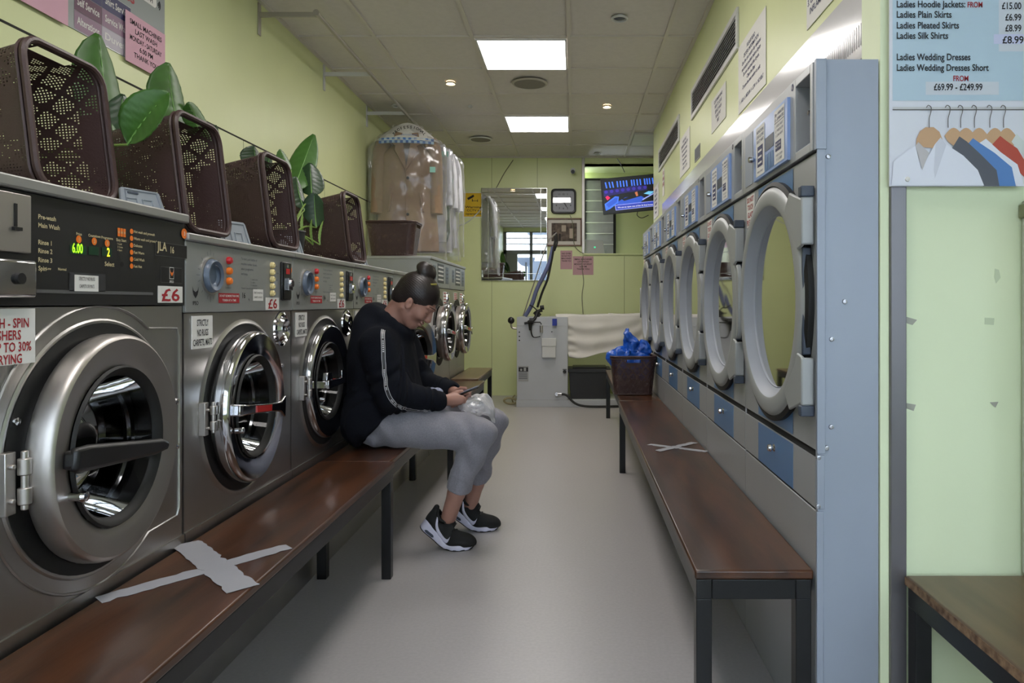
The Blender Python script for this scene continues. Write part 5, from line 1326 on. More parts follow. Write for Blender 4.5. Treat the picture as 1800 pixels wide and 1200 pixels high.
def loft(zs, wf, df_, folds=0, nf=9, ph=0, cx_=lambda t_: 0, n=72, crum=0, seed=0, power=2.6):
    """garment-like loft: half width wf(t), half depth df(t) from t=0 (top) to 1"""
    b_ = MB(); N = 46
    def g(u, v):
        z_ = zs[0]+(zs[1]-zs[0])*v; a = 2*PI*u; c_, s_ = math.cos(a), math.sin(a)
        k = (abs(c_)**power+abs(s_)**power)**(-1/power)
        f_ = 1+folds*v*math.sin(nf*a+ph+3*v)
        p = Vector((cx_(v)+c_*k*wf(v)*f_, s_*k*df_(v)*(1+folds*2.2*v*math.sin(nf*a+ph+3*v)), z_))
        if crum: q = noise.noise_vector(Vector((p.x*9+seed, p.y*9, p.z*5)))+.6*noise.noise_vector(Vector((p.x*22, p.y*22+seed, p.z*11))); p += q*crum
        return p
    b_.grid(g, n, N, cu=True); return b_
def hanger(parent, m_='satin'):
    MB().tube([(0, .0, -.02), (.0, .0, .005), (.018, .0, .02), (.012, .0, .048), (-.008, 0, .045), (-.012, .0, .028)], .002, 6, smooth=5).tube([(0, 0, -.02), (.20, 0, -.11), (-.20, 0, -.11), (0, 0, -.02)], .003, 6).build('hanger', M[m_], parent)
lerp = lambda a, c, t_: a+(c-a)*t_
def ss(t_): t_ = max(0, min(1, t_)); return t_*t_*(3-2*t_)
# beige coat
wool = mat('beige_wool', (148, 124, 102), .85, var=.05, vscale=30, bump=.1, bscale=300)
wool2 = mat('coat_lining', (96, 88, 82), .6)
e = empty('beige_coat', (-1.40, 5.92, 2.585), rz=math.radians(5))
hanger(e)
def cw(v): return lerp(.10, .215, ss(v*7)) + .045*ss((v-.25)*1.3)
def cd(v): return lerp(.05, .085, ss(v*6))+.015*v
b_ = loft((-.18, -1.10), cw, cd, .012, 5, .6); b_.build('coat_body', wool, e, ang=180, fix=True)
for s_ in (1, -1):
    MB().tube([(s_*.185, 0, -.18), (s_*.222, -.01, -.26), (s_*.238, -.03, -.45), (s_*.245, -.05, -.79)], lambda t_: .060-.008*t_, 16, smooth=6, squash=1).build('sleeve', wool, e, ang=60)
y_ = -.098
MB().prism([(-.03, -.13), (-.085, -.12), (-.115, -.22), (-.085, -.235), (-.095, -.27), (-.004, -.43), (.0, -.415)], y_-.006, y_+.01).build('lapel', wool, e, bevel=.003)
MB().prism([(.05, -.13), (.10, -.125), (.12, -.22), (.09, -.235), (.10, -.27), (.006, -.43), (.0, -.415)], y_-.006, y_+.01).build('lapel', wool, e, bevel=.003)
MB().prism([(-.03, -.13), (.05, -.13), (.0, -.40)], y_-.001, y_+.02).build('lining', wool2, e)
MB().box(-.006, .0, y_-.008, y_+.01, -1.08, -.42).build('front_edge', wool, e, bevel=.002)
for zz in (-.50, -.80): MB().lathe([(.0005, -.006), (.011, -.006), (.012, 0)], (.015, y_-.004, zz), n=18).build('button', M['ink'], e)
for s_ in (1, -1): MB().prism([(s_*.11, -.62), (s_*.125, -.62), (s_*.15, -.78), (s_*.135, -.78)], y_-.010, y_+.01).build('pocket_welt', wool, e, bevel=.002)
# paper cape with checked band
cp = loft((-.03, -.19), lambda v: lerp(.035, .265, v**.7), lambda v: lerp(.03, .12, v**.6), 0, crum=.004, power=2.2); cp.build('paper_cape', M['white'], e, ang=60)
t = MB(); ck = [mat('check_blue', (58, 112, 186), .5), mat('check_pale', (176, 206, 226), .5)]
for k in range(20):
    for r_i in range(2):
        x_ = -.225+.0225*k; t.add([(x_, -.119+.9*x_*x_, -.215+.022*r_i), (x_+.0225, -.119+.9*(x_+.0225)**2, -.215+.022*r_i), (x_+.0225, -.119+.9*(x_+.0225)**2, -.193+.022*r_i), (x_, -.119+.9*x_*x_, -.193+.022*r_i)], [(0, 1, 2, 3)], (k+r_i) % 2)
t.build('checked_band', ck, e, flat=True, fix=False)
t = MB(); word = 'PROFESSIONAL'
for k, ch in enumerate(word):
    a = math.radians(150-120*k/(len(word)-1)); cx0, cz0, R_ = .03, -.20, .105
    c_, s_ = math.cos(a-PI/2), math.sin(a-PI/2); vs, fs = text_mesh(ch, True, 2); kk = .022/.7; ox = -(vs[:, 0].max())/2
    px_, pz_ = cx0+R_*1.25*math.cos(a), cz0+R_*math.sin(a)
    t.add([(px_+((v[0]+ox)*c_-v[1]*s_)*kk, -.128+.15*max(0, pz_+.16), pz_+((v[0]+ox)*s_+v[1]*c_)*kk) for v in vs], fs, 0)
t.text('DRYCLEANING', .03, -.155, .012, -.124, 1, w=.13)
t.build('cape_lettering', [M['ink'], ck[0]], e, flat=True, fix=False)
b_ = loft((-.05, -1.17), lambda v: lerp(.12, .32, ss(v*6)), lambda v: lerp(.08, .13, ss(v*5)), .02, 7, 1, crum=.016, seed=4); b_.build('film_cover', M['film'], e, ang=180, fix=False)
MB().box(.20, .245, -.152, -.150, -.46, -.415).build('laundry_ticket', mat('ticket_teal', (150, 206, 194), .5), e)
tag(e, 'beige wool coat in clear film under a paper cape with a blue checked band', 'coat')
def bagged(y, x, wd, lng, col, label, seed, name='bagged_garment', green=False, ticks=((.2, -.3),), cat='garment'):
    e = empty(name, (x, y, 2.59), rz=math.radians(4+seed % 3)); hanger(e)
    c_ = mat('cloth_%d' % seed, col, .85, var=.04, vscale=10)
    loft((-.10, -lng+.08), lambda v: lerp(.08, wd*.72, ss(v*6))+.03*v, lambda v: lerp(.04, .05, ss(v*6)), .03, 8, seed).build('garment', c_, e, ang=180)
    for s_ in (1, -1):
        MB().tube([(s_*wd*.66, 0, -.16), (s_*wd*.82, -.01, -.3), (s_*wd*.88, -.02, -.68)], lambda t_: .045-.008*t_, 12, smooth=6).build('sleeve', c_, e, ang=60)
    if green: MB().prism([(.20, -.45), (.26, -.55), (.275, -.90), (.245, -1.0), (.21, -.98)], -.085, -.07).build('green_panel', mat('dark_green_cloth', (44, 84, 58), .8), e, bevel=.01)
    loft((-.05, -lng), lambda v: lerp(.10, wd, ss(v*6)), lambda v: lerp(.05, .08, ss(v*5)), .03, 9, seed*.7, crum=.02, seed=seed).build('film_cover', M['film'], e, ang=180, fix=False)
    for (tx, tz) in ticks: MB().box(tx, tx+.06, -.1, -.098, tz-.045, tz).build('laundry_ticket', mat('ticket_teal_%d' % seed, (150, 206, 194), .5), e)
    tag(e, label, cat, None)
bagged(6.20, -1.40, .33, 1.08, (196, 198, 206), 'white shirt in clear film with a teal ticket, hanging directly behind the beige coat', 2, ticks=((.235, -.22),))
bagged(6.41, -1.40, .345, 1.16, (206, 206, 212), 'film wrapped garment with a dark green side, third on the rail', 3, green=True, ticks=((.245, -.42),))
bagged(6.62, -1.40, .36, 1.10, (214, 214, 220), 'pale film wrapped garment, farthest back on the rail', 4, ticks=())
# ---------------------------------------------------------------- smooth solids from distance fields (for the person and clothes)
def v3(*a): return np.array(a, dtype=np.float32)
def cap(P, a, b, ra, rb=None):
    a, b = v3(*a), v3(*b); rb = ra if rb is None else rb; d = b-a
    t = np.clip(((P-a) @ d)/(d @ d), 0, 1); q = P-a-t[..., None]*d
    return np.sqrt((q*q).sum(-1))-(ra+(rb-ra)*t)
def ell(P, c, r, R=None):
    q = P-v3(*c)
    if R is not None: q = q @ R          # columns of R are the ellipsoid axes
    r = v3(*r); k0 = np.sqrt(((q/r)**2).sum(-1)); k1 = np.sqrt(((q/(r*r))**2).sum(-1))+1e-6
    return k0*(k0-1)/k1
def smin(a, b, k):
    h = np.clip(.5+.5*(b-a)/k, 0, 1); return b*(1-h)+a*h-k*h*(1-h)
def smax(a, b, k): return -smin(-a, -b, k)
def halfsp(P, p, n): n = v3(*n); n = n/np.sqrt(n @ n); return (P-v3(*p)) @ n
def surf(fn, lo, hi, h, B=16):
    """surface nets; the field is only worked out in blocks the surface may cross"""
    lo, hi = np.array(lo, float), np.array(hi, float); n = np.ceil((hi-lo)/h/B).astype(int)*B+1
    V = np.full(n, 1.0, np.float32)
    nb = (n-1)//B
    cs = [lo[k]+(np.arange(nb[k])+.5)*B*h for k in range(3)]
    C = np.stack(np.meshgrid(*cs, indexing='ij'), -1).astype(np.float32); dc = fn(C.reshape(-1, 3)).reshape(nb)
    R_ = B*h*.9+.03
    g = np.arange(B+1)*h; G = np.stack(np.meshgrid(g, g, g, indexing='ij'), -1).astype(np.float32)
    for i, j, k in np.ndindex(*nb):
        sl_ = (slice(i*B, i*B+B+1), slice(j*B, j*B+B+1), slice(k*B, k*B+B+1))
        if abs(dc[i, j, k]) < R_:
            P = G+(lo+np.array((i, j, k))*B*h).astype(np.float32); V[sl_] = fn(P.reshape(-1, 3)).reshape(B+1, B+1, B+1)
        elif dc[i, j, k] < 0: V[sl_] = -1.0
    s_ = V < 0; c = [s_[a:n[0]-1+a, b:n[1]-1+b, d:n[2]-1+d] for a in (0, 1) for b in (0, 1) for d in (0, 1)]
    cnt = sum(x.astype(np.int8) for x in c); act = (cnt > 0) & (cnt < 8); idx = np.argwhere(act)
    vid = np.full(act.shape, -1, np.int32); vid[act] = np.arange(len(idx))
    acc = np.zeros((len(idx), 3)); num = np.zeros(len(idx))
    corners = [(a, b, d) for a in (0, 1) for b in (0, 1) for d in (0, 1)]
    for p in corners:
        for ax in range(3):
            if p[ax]: continue
            q = list(p); q[ax] = 1
            va = V[idx[:, 0]+p[0], idx[:, 1]+p[1], idx[:, 2]+p[2]]; vb = V[idx[:, 0]+q[0], idx[:, 1]+q[1], idx[:, 2]+q[2]]
            m_ = (va < 0) != (vb < 0); t = np.where(m_, va/np.where(m_, va-vb, 1), 0)
            pt = np.tile(np.array(p, float), (len(idx), 1)); pt[:, ax] += t; acc += pt*m_[:, None]; num += m_
    vs = lo+(idx+acc/num[:, None])*h
    F_ = []
    for ax in range(3):
        o = [k for k in range(3) if k != ax]
        a = np.take(s_, range(0, n[ax]-1), ax); b = np.take(s_, range(1, n[ax]), ax); e_ = np.argwhere(a != b)
        e_ = e_[(e_[:, o[0]] > 0) & (e_[:, o[1]] > 0) & (e_[:, o[0]] < n[o[0]]-1) & (e_[:, o[1]] < n[o[1]]-1)]
        if not len(e_): continue
        neg = s_[e_[:, 0], e_[:, 1], e_[:, 2]]; q = []
        for d0, d1 in ((0, 0), (1, 0), (1, 1), (0, 1)):
            z_ = e_.copy(); z_[:, o[0]] -= d0; z_[:, o[1]] -= d1; q.append(vid[z_[:, 0], z_[:, 1], z_[:, 2]])
        q = np.stack(q, 1); flip = neg if ax != 1 else ~neg; q[~flip] = q[~flip][:, ::-1]; F_.append(q)
    return vs, np.concatenate(F_)
def surf_obj(name, fn, lo, hi, h, m_, parent, origin=(0, 0, 0), smooth=2):
    vs, fs = surf(fn, lo, hi, h); vs = vs-np.array(origin)
    me = bpy.data.meshes.new(name); me.from_pydata(vs.tolist(), [], fs.tolist())
    bm = bmesh.new(); bm.from_mesh(me)
    for _ in range(smooth): bmesh.ops.smooth_vert(bm, verts=bm.verts, factor=.5, use_axis_x=True, use_axis_y=True, use_axis_z=True)
    bmesh.ops.recalc_face_normals(bm, faces=bm.faces); bm.to_mesh(me); bm.free()
    me.materials.append(m_); me.polygons.foreach_set('use_smooth', [True]*len(me.polygons)); me.update()
    o = bpy.data.objects.new(name, me); COL.objects.link(o)
    if parent is not None: o.parent = parent
    return o
def bvh_of(o): return BVHTree.FromPolygons([v.co.copy() for v in o.data.vertices], [tuple(p.vertices) for p in o.data.polygons])
def ribbon(pts, tree, direction, width, off, start=.5):
    """flat strip laid on a surface: pts are points thrown onto it along direction"""
    d = Vector(direction).normalized(); out = []
    for p in pts:
        hit = tree.ray_cast(Vector(p)-d*start, d)
        if hit[0] is not None: out.append((hit[0]-d*0+hit[1].normalized()*off*(1 if hit[1].dot(d) < 0 else -1), hit[1]*(1 if hit[1].dot(d) < 0 else -1)))
    vs = []
    for i, (p, n_) in enumerate(out):
        a = out[max(0, i-1)][0]; b = out[min(len(out)-1, i+1)][0]; t = (b-a).normalized(); s_ = t.cross(n_).normalized()
        vs += [p-s_*width/2, p+s_*width/2]
    return vs, [(2*i, 2*i+1, 2*i+3, 2*i+2) for i in range(len(out)-1)]
def dense(pts, k=8):
    P = [Vector(p) for p in pts]; N = len(P); Q = []
    for i in range(N-1):
        a, b, c, d = P[max(0, i-1)], P[i], P[i+1], P[min(N-1, i+2)]
        for j in range(k):
            t = j/k; Q.append(.5*((2*b)+(c-a)*t+(2*a-5*b+4*c-d)*t*t+(3*b-a-3*c+d)*t**3))
    return Q+[P[-1]]

# ---------------------------------------------------------------- the seated person
O = (-.87, 3.10, .438)
person = empty('person', O)
skin = mat('skin', (166, 123, 108), .48, var=.04, vscale=18, bump=.04, bscale=200)
hairm = mat('dark_brown_hair', (34, 26, 25), .38, bump=.10, bscale=260)
hood = mat('navy_black_hoodie', (16, 19, 27), .95, bump=.35, bscale=420, spec=.2)
joggers = mat('grey_marl_joggers', (136, 134, 142), .92, var=.10, vscale=160, bump=.3, bscale=420, sheen=.2)
th = math.radians(44)
Fv = v3(math.cos(th), 0, -math.sin(th)); Uv = v3(math.sin(th), 0, math.cos(th)); Sv = v3(0, 1, 0); HC = v3(-.697, 3.10, 1.063)
def hl(P):
    q = P-HC; return np.stack([q @ Fv, q[..., 1], q @ Uv], -1)     # (forward, side, up) of the head
def hw_(a, s, u): r_ = HC+Fv*a+Sv*s+Uv*u; return tuple(float(x) for x in r_)
def head_f(P):
    L = hl(P)
    L = L.copy(); A = np.abs(L[..., 1])
    M2 = np.stack([L[..., 0], A, L[..., 2]], -1)
    d = ell(L, (-.012, 0, .025), (.093, .076, .086))
    d = smin(d, ell(L, (.030, 0, -.035), (.055, .057, .070)), .03)
    d = smin(d, ell(L, (.062, 0, -.088), (.022, .026, .020)), .025)            # chin
    d = smin(d, cap(M2, (-.01, .052, -.055), (.055, .020, -.090), .016, .014), .025)   # jaw line
    d = smin(d, ell(M2, (.060, .040, -.025), (.026, .024, .024)), .02)        # cheek
    d = smax(d, -ell(M2, (.092, .032, .006), (.016, .019, .013)), .014)       # eye socket
    d = smin(d, ell(M2, (.070, .031, .003), (.014, .016, .012)), .006)        # lowered lid
    d = smin(d, cap(M2, (.086, .012, .024), (.070, .050, .022), .007, .006), .012)  # brow
    d = smin(d, cap(L, (.082, 0, .012), (.104, 0, -.026), .008, .0100), .012) # nose
    d = smin(d, ell(M2, (.096, .010, -.033), (.010, .009, .008)), .010)
    d = smin(d, ell(L, (.088, 0, -.052), (.011, .020, .0065)), .005)          # lips
    d = smin(d, ell(L, (.085, 0, -.066), (.012, .018, .0070)), .005)
    d = smax(d, -cap(L, (.100, -.018, -.0590), (.100, .018, -.0590), .0032), .003)
    ct_, st2 = math.cos(.38), math.sin(.38); RE = np.array([[ct_, 0, -st2], [0, 1, 0], [st2, 0, ct_]], np.float32)
    e_ = ell(M2, (.000, .077, -.020), (.016, .008, .027), RE); e_ = smax(e_, -ell(M2, (.003, .087, -.016), (.009, .009, .017), RE), .004)
    e_ = smin(e_, ell(M2, (.008, .075, -.022), (.005, .006, .007)), .004)
    d = smin(d, e_, .006)
    return d
def fingers(P, side, pc, wr):
    """palm, four curled fingers under the phone and a thumb over it; side = -1 near hand, +1 far hand"""
    Yp = lambda dy: 3.06+side*dy
    d = cap(P, wr, pc, .024, .024)
    d = smin(d, ell(P, (pc[0]+.012, pc[1], pc[2]), (.040, .016, .024)), .014)
    for k in range(4):
        x = pc[0]-.006+.0165*k; z = pc[2]-.012+.0062*k; L_ = (.9, 1.0, .96, .8)[k]
        a = (x, pc[1]-side*.002, z); b = (x+.004, Yp(.040), z-.016); c = (x+.007, Yp(.016-.008*L_), z-.008+.001*k); e_ = (x+.008, Yp(.000+.012*(1-L_)), z-.002)
        f_ = cap(P, a, b, .0098, .0090); f_ = smin(f_, cap(P, b, c, .0090, .0082), .003); f_ = smin(f_, cap(P, c, e_, .0082, .0070), .002)
        d = smin(d, f_, .004)
    a = (pc[0]-.012, pc[1]-side*.004, pc[2]+.012); b = (pc[0]+.012, Yp(.036), pc[2]+.027); c = (pc[0]+.034, Yp(.020), pc[2]+.030)
    t_ = smin(cap(P, a, b, .0125, .0105), cap(P, b, c, .0105, .0085), .004)
    return smin(d, t_, .008)
NW, NP = (-.575, 2.965, .640), (-.520, 3.008, .640)     # near wrist, palm
FW, FP = (-.560, 3.200, .655), (-.510, 3.118, .648)
def body_f(P):
    d = head_f(P)
    d = smin(d, cap(P, (-.765, 3.10, 1.035), (-.835, 3.10, .92), .050, .060), .025)
    d = smin(d, ell(P, (-.83, 3.10, .76), (.115, .165, .17)), .04)
    d = smin(d, ell(P, (-.85, 3.10, .58), (.12, .15, .12)), .05)
    d = smin(d, cap(P, (-.80, 2.955, .885), (-.735, 2.915, .665), .042, .036), .02)
    d = smin(d, cap(P, (-.735, 2.915, .665), NW, .036, .023), .01)
    d = smin(d, cap(P, (-.80, 3.245, .885), (-.725, 3.30, .665), .042, .036), .02)
    d = smin(d, cap(P, (-.725, 3.30, .665), FW, .036, .023), .01)
    d = smin(d, fingers(P, -1, NP, NW), .006); d = smin(d, fingers(P, 1, FP, FW), .006)
    for (hip, kn, an, ft) in LEGS:
        d = smin(d, cap(P, hip, kn, .080, .055), .03); d = smin(d, cap(P, kn, an, .050, .037), .01)
        d = smin(d, cap(P, an, ft, .037, .033), .012)
    return d
LEGS = [((-.86, 3.00, .545), (-.405, 2.985, .500), (-.503, 3.005, .245), (-.540, 3.03, .135)),
        ((-.86, 3.20, .545), (-.385, 3.240, .500), (-.458, 3.275, .215), (-.486, 3.28, .110))]
body = surf_obj('body', body_f, (-1.0, 2.80, .06), (-.32, 3.42, 1.24), .0034, skin, person, O, 1)
bt = bvh_of(body)

# hair: cap of combed-back hair with a high bun
def hair_f(P):
    L = hl(P); A = np.abs(L[..., 1])
    d = ell(L, (-.016, 0, .032), (.098, .081, .090))
    d = smin(d, ell(L, (-.055, 0, -.03), (.045, .060, .045)), .03)
    # hairline: a plane across the brow, swept back past the temples and over the ear
    M2 = np.stack([L[..., 0], A, L[..., 2]], -1)
    line = halfsp(M2, (.086, 0, .056), (.83, .02, -.56))
    line = line+.0022*np.sin(240*L[..., 2]+130*L[..., 1])
    d = smax(d, line, .006)
    d = smax(d, -ell(M2, (.004, .092, -.030), (.020, .026, .030)), .006)
    d = smax(d, halfsp(M2, (-.05, 0, -.062), (.35, 0, -1)), .01)
    w_ = np.sin(170*np.arctan2(L[..., 1], L[..., 2]-.02)*.35+9*L[..., 0])
    d = d-.0008*w_
    bx, bz = -.056, .122
    Q = L-v3(bx, 0, bz); d2 = ell(Q, (0, 0, 0), (.046, .045, .038))
    ang_ = np.arctan2(Q[..., 1], Q[..., 0]); rr_ = np.sqrt(Q[..., 0]**2+Q[..., 1]**2)
    d2 = d2-.0035*np.sin(2.0*ang_+rr_*150+Q[..., 2]*60)
    d = smin(d, cap(L, (-.05, 0, .088), (-.056, 0, .12), .026, .026), .01)
    return smin(d, d2, .006)
surf_obj('hair', hair_f, (-.84, 2.99, .94), (-.55, 3.21, 1.27), .0026, hairm, person, O, 1)
tie = MB().tube([Vector(hw_(-.052+.030*math.cos(a), .030*math.sin(a), .098))-Vector(O) for a in [2*PI*k/20 for k in range(20)]], .0042, 6, closed=True)
tie.build('hair_tie', M['black'], person)
MB().box(-.012, .016, -.006, .006, -.004, .004).build('hair_clip', mat('clip_olive', (150, 140, 60), .5), person, loc=tuple(Vector(hw_(.012, -.042, .108))-Vector(O)), bevel=.002)
# brows and lashes laid on the face (seen from the viewer's side and its mirror)
fc = MB()
for s_ in (-1, 1):
    for arc, r0_ in ((((.093, .010, .029), (.086, .030, .033), (.070, .050, .026)), .0024), (((.087, .022, -.004), (.084, .032, -.006), (.074, .046, -.003)), .0014)):
        P_ = dense([hw_(a, s_*b, c) for a, b, c in arc], 6); out = []
        for p in P_:
            q = Vector(p)-Vector(O); h_ = bt.find_nearest(q)
            out.append(h_[0]+h_[1]*.0004)
        fc.tube(out, lambda t_, r0_=r0_: r0_*(1-.5*t_), 5)
fc.build('brows_and_lashes', hairm, person)

# hoodie
def foldn(P, s_=1.0):
    x, y, z = P[..., 0]*s_, P[..., 1]*s_, P[..., 2]*s_
    return np.sin(38*x+17*z+6*np.sin(21*y+9*z))*.5+np.sin(60*z-22*x+5*np.sin(30*y))*.35+np.sin(25*y+31*z+4*np.sin(19*x))*.4
def armf(P, sh, el, wr, r0_, r1_, r2_, out=-1):
    d1 = cap(P, sh, el, r0_, r1_); d2 = cap(P, el, wr, r1_, r2_); d = smin(d1, d2, .03)
    a, b = v3(*el), v3(*wr); t = np.clip(((P-a) @ (b-a))/((b-a) @ (b-a)), 0, 1)
    a2, b2 = v3(*sh), v3(*el); t2 = np.clip(((P-a2) @ (b2-a2))/((b2-a2) @ (b2-a2)), 0, 1)
    w_ = np.exp(-((t-.08)/.22)**2)+np.exp(-((t-.80)/.12)**2)*.9
    d = d-.0075*w_*np.sin(t*38+P[..., 1]*40)-.006*np.exp(-((t2-.75)/.3)**2)*np.sin(t2*26+P[..., 1]*60+P[..., 0]*20)*(t < .02)
    cuff = cap(P, tuple(b-(b-a)*.16), tuple(b+(b-a)*.02), .037, .034)
    return smin(d, cuff, .006)
def hoodie_f(P):
    d = ell(P, (-.845, 3.10, .80), (.145, .205, .185))
    d = smin(d, ell(P, (-.828, 3.10, .635), (.160, .190, .155)), .08)
    d = smin(d, cap(P, (-.865, 3.02, .90), (-.865, 3.18, .90), .075), .05)
    # bottom edge cut along the hip line, ribbed hem
    hem = halfsp(P, (-.918, 3.1, .455), (.686, 0, -.728))
    d = smin(d, ell(P, (-.850, 3.10, .560), (.155, .205, .165)), .03)
    d = smin(d, cap(P, (-.865, 2.985, .562), (-.865, 3.215, .562), .124), .03)
    d = smax(d, hem-.010, .012)
    d = d-.0065*foldn(P)*np.clip((.86-P[..., 2])*5, .15, 1)
    # hood lying on the back and round the neck
    c = np.cos; neckc = v3(-.800, 3.10, .955); n_ = v3(.50, 0, .866); q = P-neckc; h_ = q @ n_; rad = np.sqrt(np.maximum(0, (q*q).sum(-1)-h_*h_))
    fr = q @ v3(.866, 0, -.5); tor = np.sqrt((rad-.088)**2+(h_-.010+.10*np.clip(fr, -.02, .1))**2)-(.034-.10*np.clip(fr, -.03, .09))
    tor = tor-.0012*np.sin(14*np.arctan2(q[..., 1], fr)+60*h_)
    d = smin(d, tor, .025)
    d = smin(d, ell(P, (-.895, 3.10, .950), (.070, .135, .085)), .03)
    d = smin(d, cap(P, (-.880, 3.035, 1.012), (-.880, 3.165, 1.012), .036), .03)
    d = smax(d, -cap(P, (-.775, 3.10, 1.00), (-.71, 3.10, 1.12), .060, .085), .012)
    n1 = armf(P, (-.815, 2.945, .875), (-.742, 2.895, .675), NW, .086, .068, .043)
    n2 = armf(P, (-.815, 3.255, .875), (-.730, 3.315, .672), FW, .086, .066, .043)
    d = smin(d, n1, .022); d = smin(d, n2, .022)
    for w_, p_ in ((NW, NP), (FW, FP)):
        dv = v3(*p_)-v3(*w_); dv = dv/np.sqrt(dv @ dv); d = smax(d, -cap(P, tuple(v3(*w_)+dv*.000), tuple(v3(*w_)+dv*.05), .027), .004)
    return smax(smax(d, .4405-P[..., 2], .004), -.984-P[..., 0], .02)
hoodie = surf_obj('hoodie', hoodie_f, (-1.04, 2.76, .40), (-.50, 3.44, 1.10), .0042, hood, person, O, 1)
ht = bvh_of(hoodie)
# printed tape down the near sleeve
sl_pts = [(671, 580), (674, 600), (678, 640), (682, 668), (688, 690), (699, 707), (716, 719), (735, 724), (752, 726)]
P_ = dense([((a-VX)*2.87/F, 2.6, H-(b-VY)*2.87/F) for a, b in sl_pts], 12)
P_ = [Vector(p)-Vector((O[0], 0, O[2])) for p in P_]; P_ = [Vector((p.x, 2.9-O[1], p.z)) for p in P_]
tp = MB(); ink_w = mat('tape_white', (214, 214, 216), .7)
vs, fs = ribbon(P_, ht, (0, 1, 0), .016, .0014); tp.add(vs, fs, 0)
def shifted(vs, t0, t1, k=0.0004):
    out = []
    for i in range(0, len(vs), 2):
        a, b = Vector(vs[i]), Vector(vs[i+1]); out += [a.lerp(b, t0)+Vector((0, -k, 0)), a.lerp(b, t1)+Vector((0, -k, 0))]
    return out
tp.add(shifted(vs, .02, .12), fs, 1); tp.add(shifted(vs, .88, .98), fs, 1)
mid = shifted(vs, .30, .70, .0007); r_l = random.Random(3)
for i in range(0, len(fs)):
    if (i//9) % 3 == 2: continue
    a, b, c, d = (Vector(mid[k]) for k in fs[i])
    if r_l.random() < .92:
        f0, f1 = .12, .62
        tp.add([a.lerp(d, f0), b.lerp(c, f0), b.lerp(c, f1), a.lerp(d, f1)], [(0, 1, 2, 3)], 1)
tp.build('sleeve_tape', [M['black'], ink_w], person, fix=False)

# joggers
def jog_f(P):
    d = ell(P, (-.835, 3.10, .535), (.115, .172, .095))
    for (hip, kn, an, ft) in LEGS:
        t1 = cap(P, (hip[0]+.03, hip[1], .545), kn, .103, .074)
        a, b = v3(*kn), v3(*an); t = np.clip(((P-a) @ (b-a))/((b-a) @ (b-a)), 0, 1)
        e_ = a+(b-a)*.97
        t2 = cap(P, kn, tuple(e_), .070, .049)
        cuff = cap(P, tuple(a+(b-a)*.76), tuple(e_), .051, .046)
        t2 = smin(t2, cuff, .004)
        t2 = t2-.0022*np.exp(-((t-.70)/.018)**2)
        g = smin(t1, t2, .018)
        a3, b3 = v3(*hip), v3(*kn); t3 = np.clip(((P-a3) @ (b3-a3))/((b3-a3) @ (b3-a3)), 0, 1)
        g = g-.0065*np.sin(t3*30+P[..., 2]*50+P[..., 1]*22)*(np.exp(-((t3-.98)/.10)**2)+np.exp(-((t3-.1)/.16)**2))-.0022*np.sin(P[..., 0]*46+P[..., 2]*34+3*np.sin(P[..., 1]*30))
        u_ = (b-a)/np.sqrt((b-a) @ (b-a)); g = smax(g, halfsp(P, tuple(e_), tuple(u_)), .005)
        g = smax(g, -cap(P, tuple(e_), tuple(e_+u_*.06), .0395), .003)
        d = smin(d, g, .03)
    return smax(d, np.where(P[..., 0] < -.70, .4405-P[..., 2], -1.), .006)
jog = surf_obj('joggers', jog_f, (-1.02, 2.83, .18), (-.28, 3.38, .68), .0042, joggers, person, O, 1)

# trainers, built flat and then bent at the ball of the foot
shoe_black = mat('shoe_black_mesh', (22, 23, 24), .8, bump=.3, bscale=500)
shoe_white = mat('shoe_white', (206, 204, 222), .5)
def upper_f(P):
    M2 = np.stack([P[..., 0], np.abs(P[..., 1]), P[..., 2]], -1)
    d = ell(P, (-.140, 0, .060), (.048, .036, .050))
    d = smin(d, ell(P, (-.070, 0, .050), (.085, .037, .046)), .02)
    d = smin(d, ell(P, (.018, 0, .032), (.068, .044, .036)), .03)
    d = smin(d, cap(P, (-.03, 0, .066), (-.092, 0, .100), .022, .018), .015)
    d = smin(d, cap(P, (-.168, 0, .050), (-.180, 0, .108), .016, .012), .012)
    d = smin(d, ell(P, (.04, 0, .022), (.050, .040, .024)), .02)
    d = smax(d, -cap(P, (-.132, 0, .070), (-.130, 0, .17), .030, .032), .008)
    return smax(d, .014-P[..., 2], .004)
def sole_f(P):
    x, y, z = P[..., 0], np.abs(P[..., 1]), P[..., 2]; Q = np.stack([x, P[..., 1], 0*x], -1)
    o = cap(Q, (-.150, 0, 0), (-.07, 0, 0), .036, .033); o = smin(o, cap(Q, (-.07, 0, 0), (.012, 0, 0), .033, .046), .02); o = smin(o, cap(Q, (.012, 0, 0), (.044, 0, 0), .046, .040), .02)
    t = np.clip((-x-.0)/.17, 0, 1); top = .022+.026*t**1.2+.012*np.clip((x-.05)/.03, 0, 1)+.004*np.sin(x*38)
    low = .0035+.010*np.clip((x-.05)/.035, 0, 1)**2+.0015*np.sign(np.sin(x*190))*(x > -.05)
    d = smax(o+.10*np.clip(.02-z, 0, 1)*.6, z-top, .006); return smax(d, low-z, .004)
def out_f(P):
    x = P[..., 0]; Q = np.stack([x, P[..., 1], 0*x], -1)
    o = cap(Q, (-.150, 0, 0), (-.07, 0, 0), .035, .032); o = smin(o, cap(Q, (-.07, 0, 0), (.012, 0, 0), .032, .045), .02); o = smin(o, cap(Q, (.012, 0, 0), (.044, 0, 0), .045, .038), .02)
    lift = .010*np.clip((x-.05)/.035, 0, 1)**2
    return smax(smax(o, P[..., 2]-.0055-lift, .002), lift-P[..., 2]+.0003, .002)
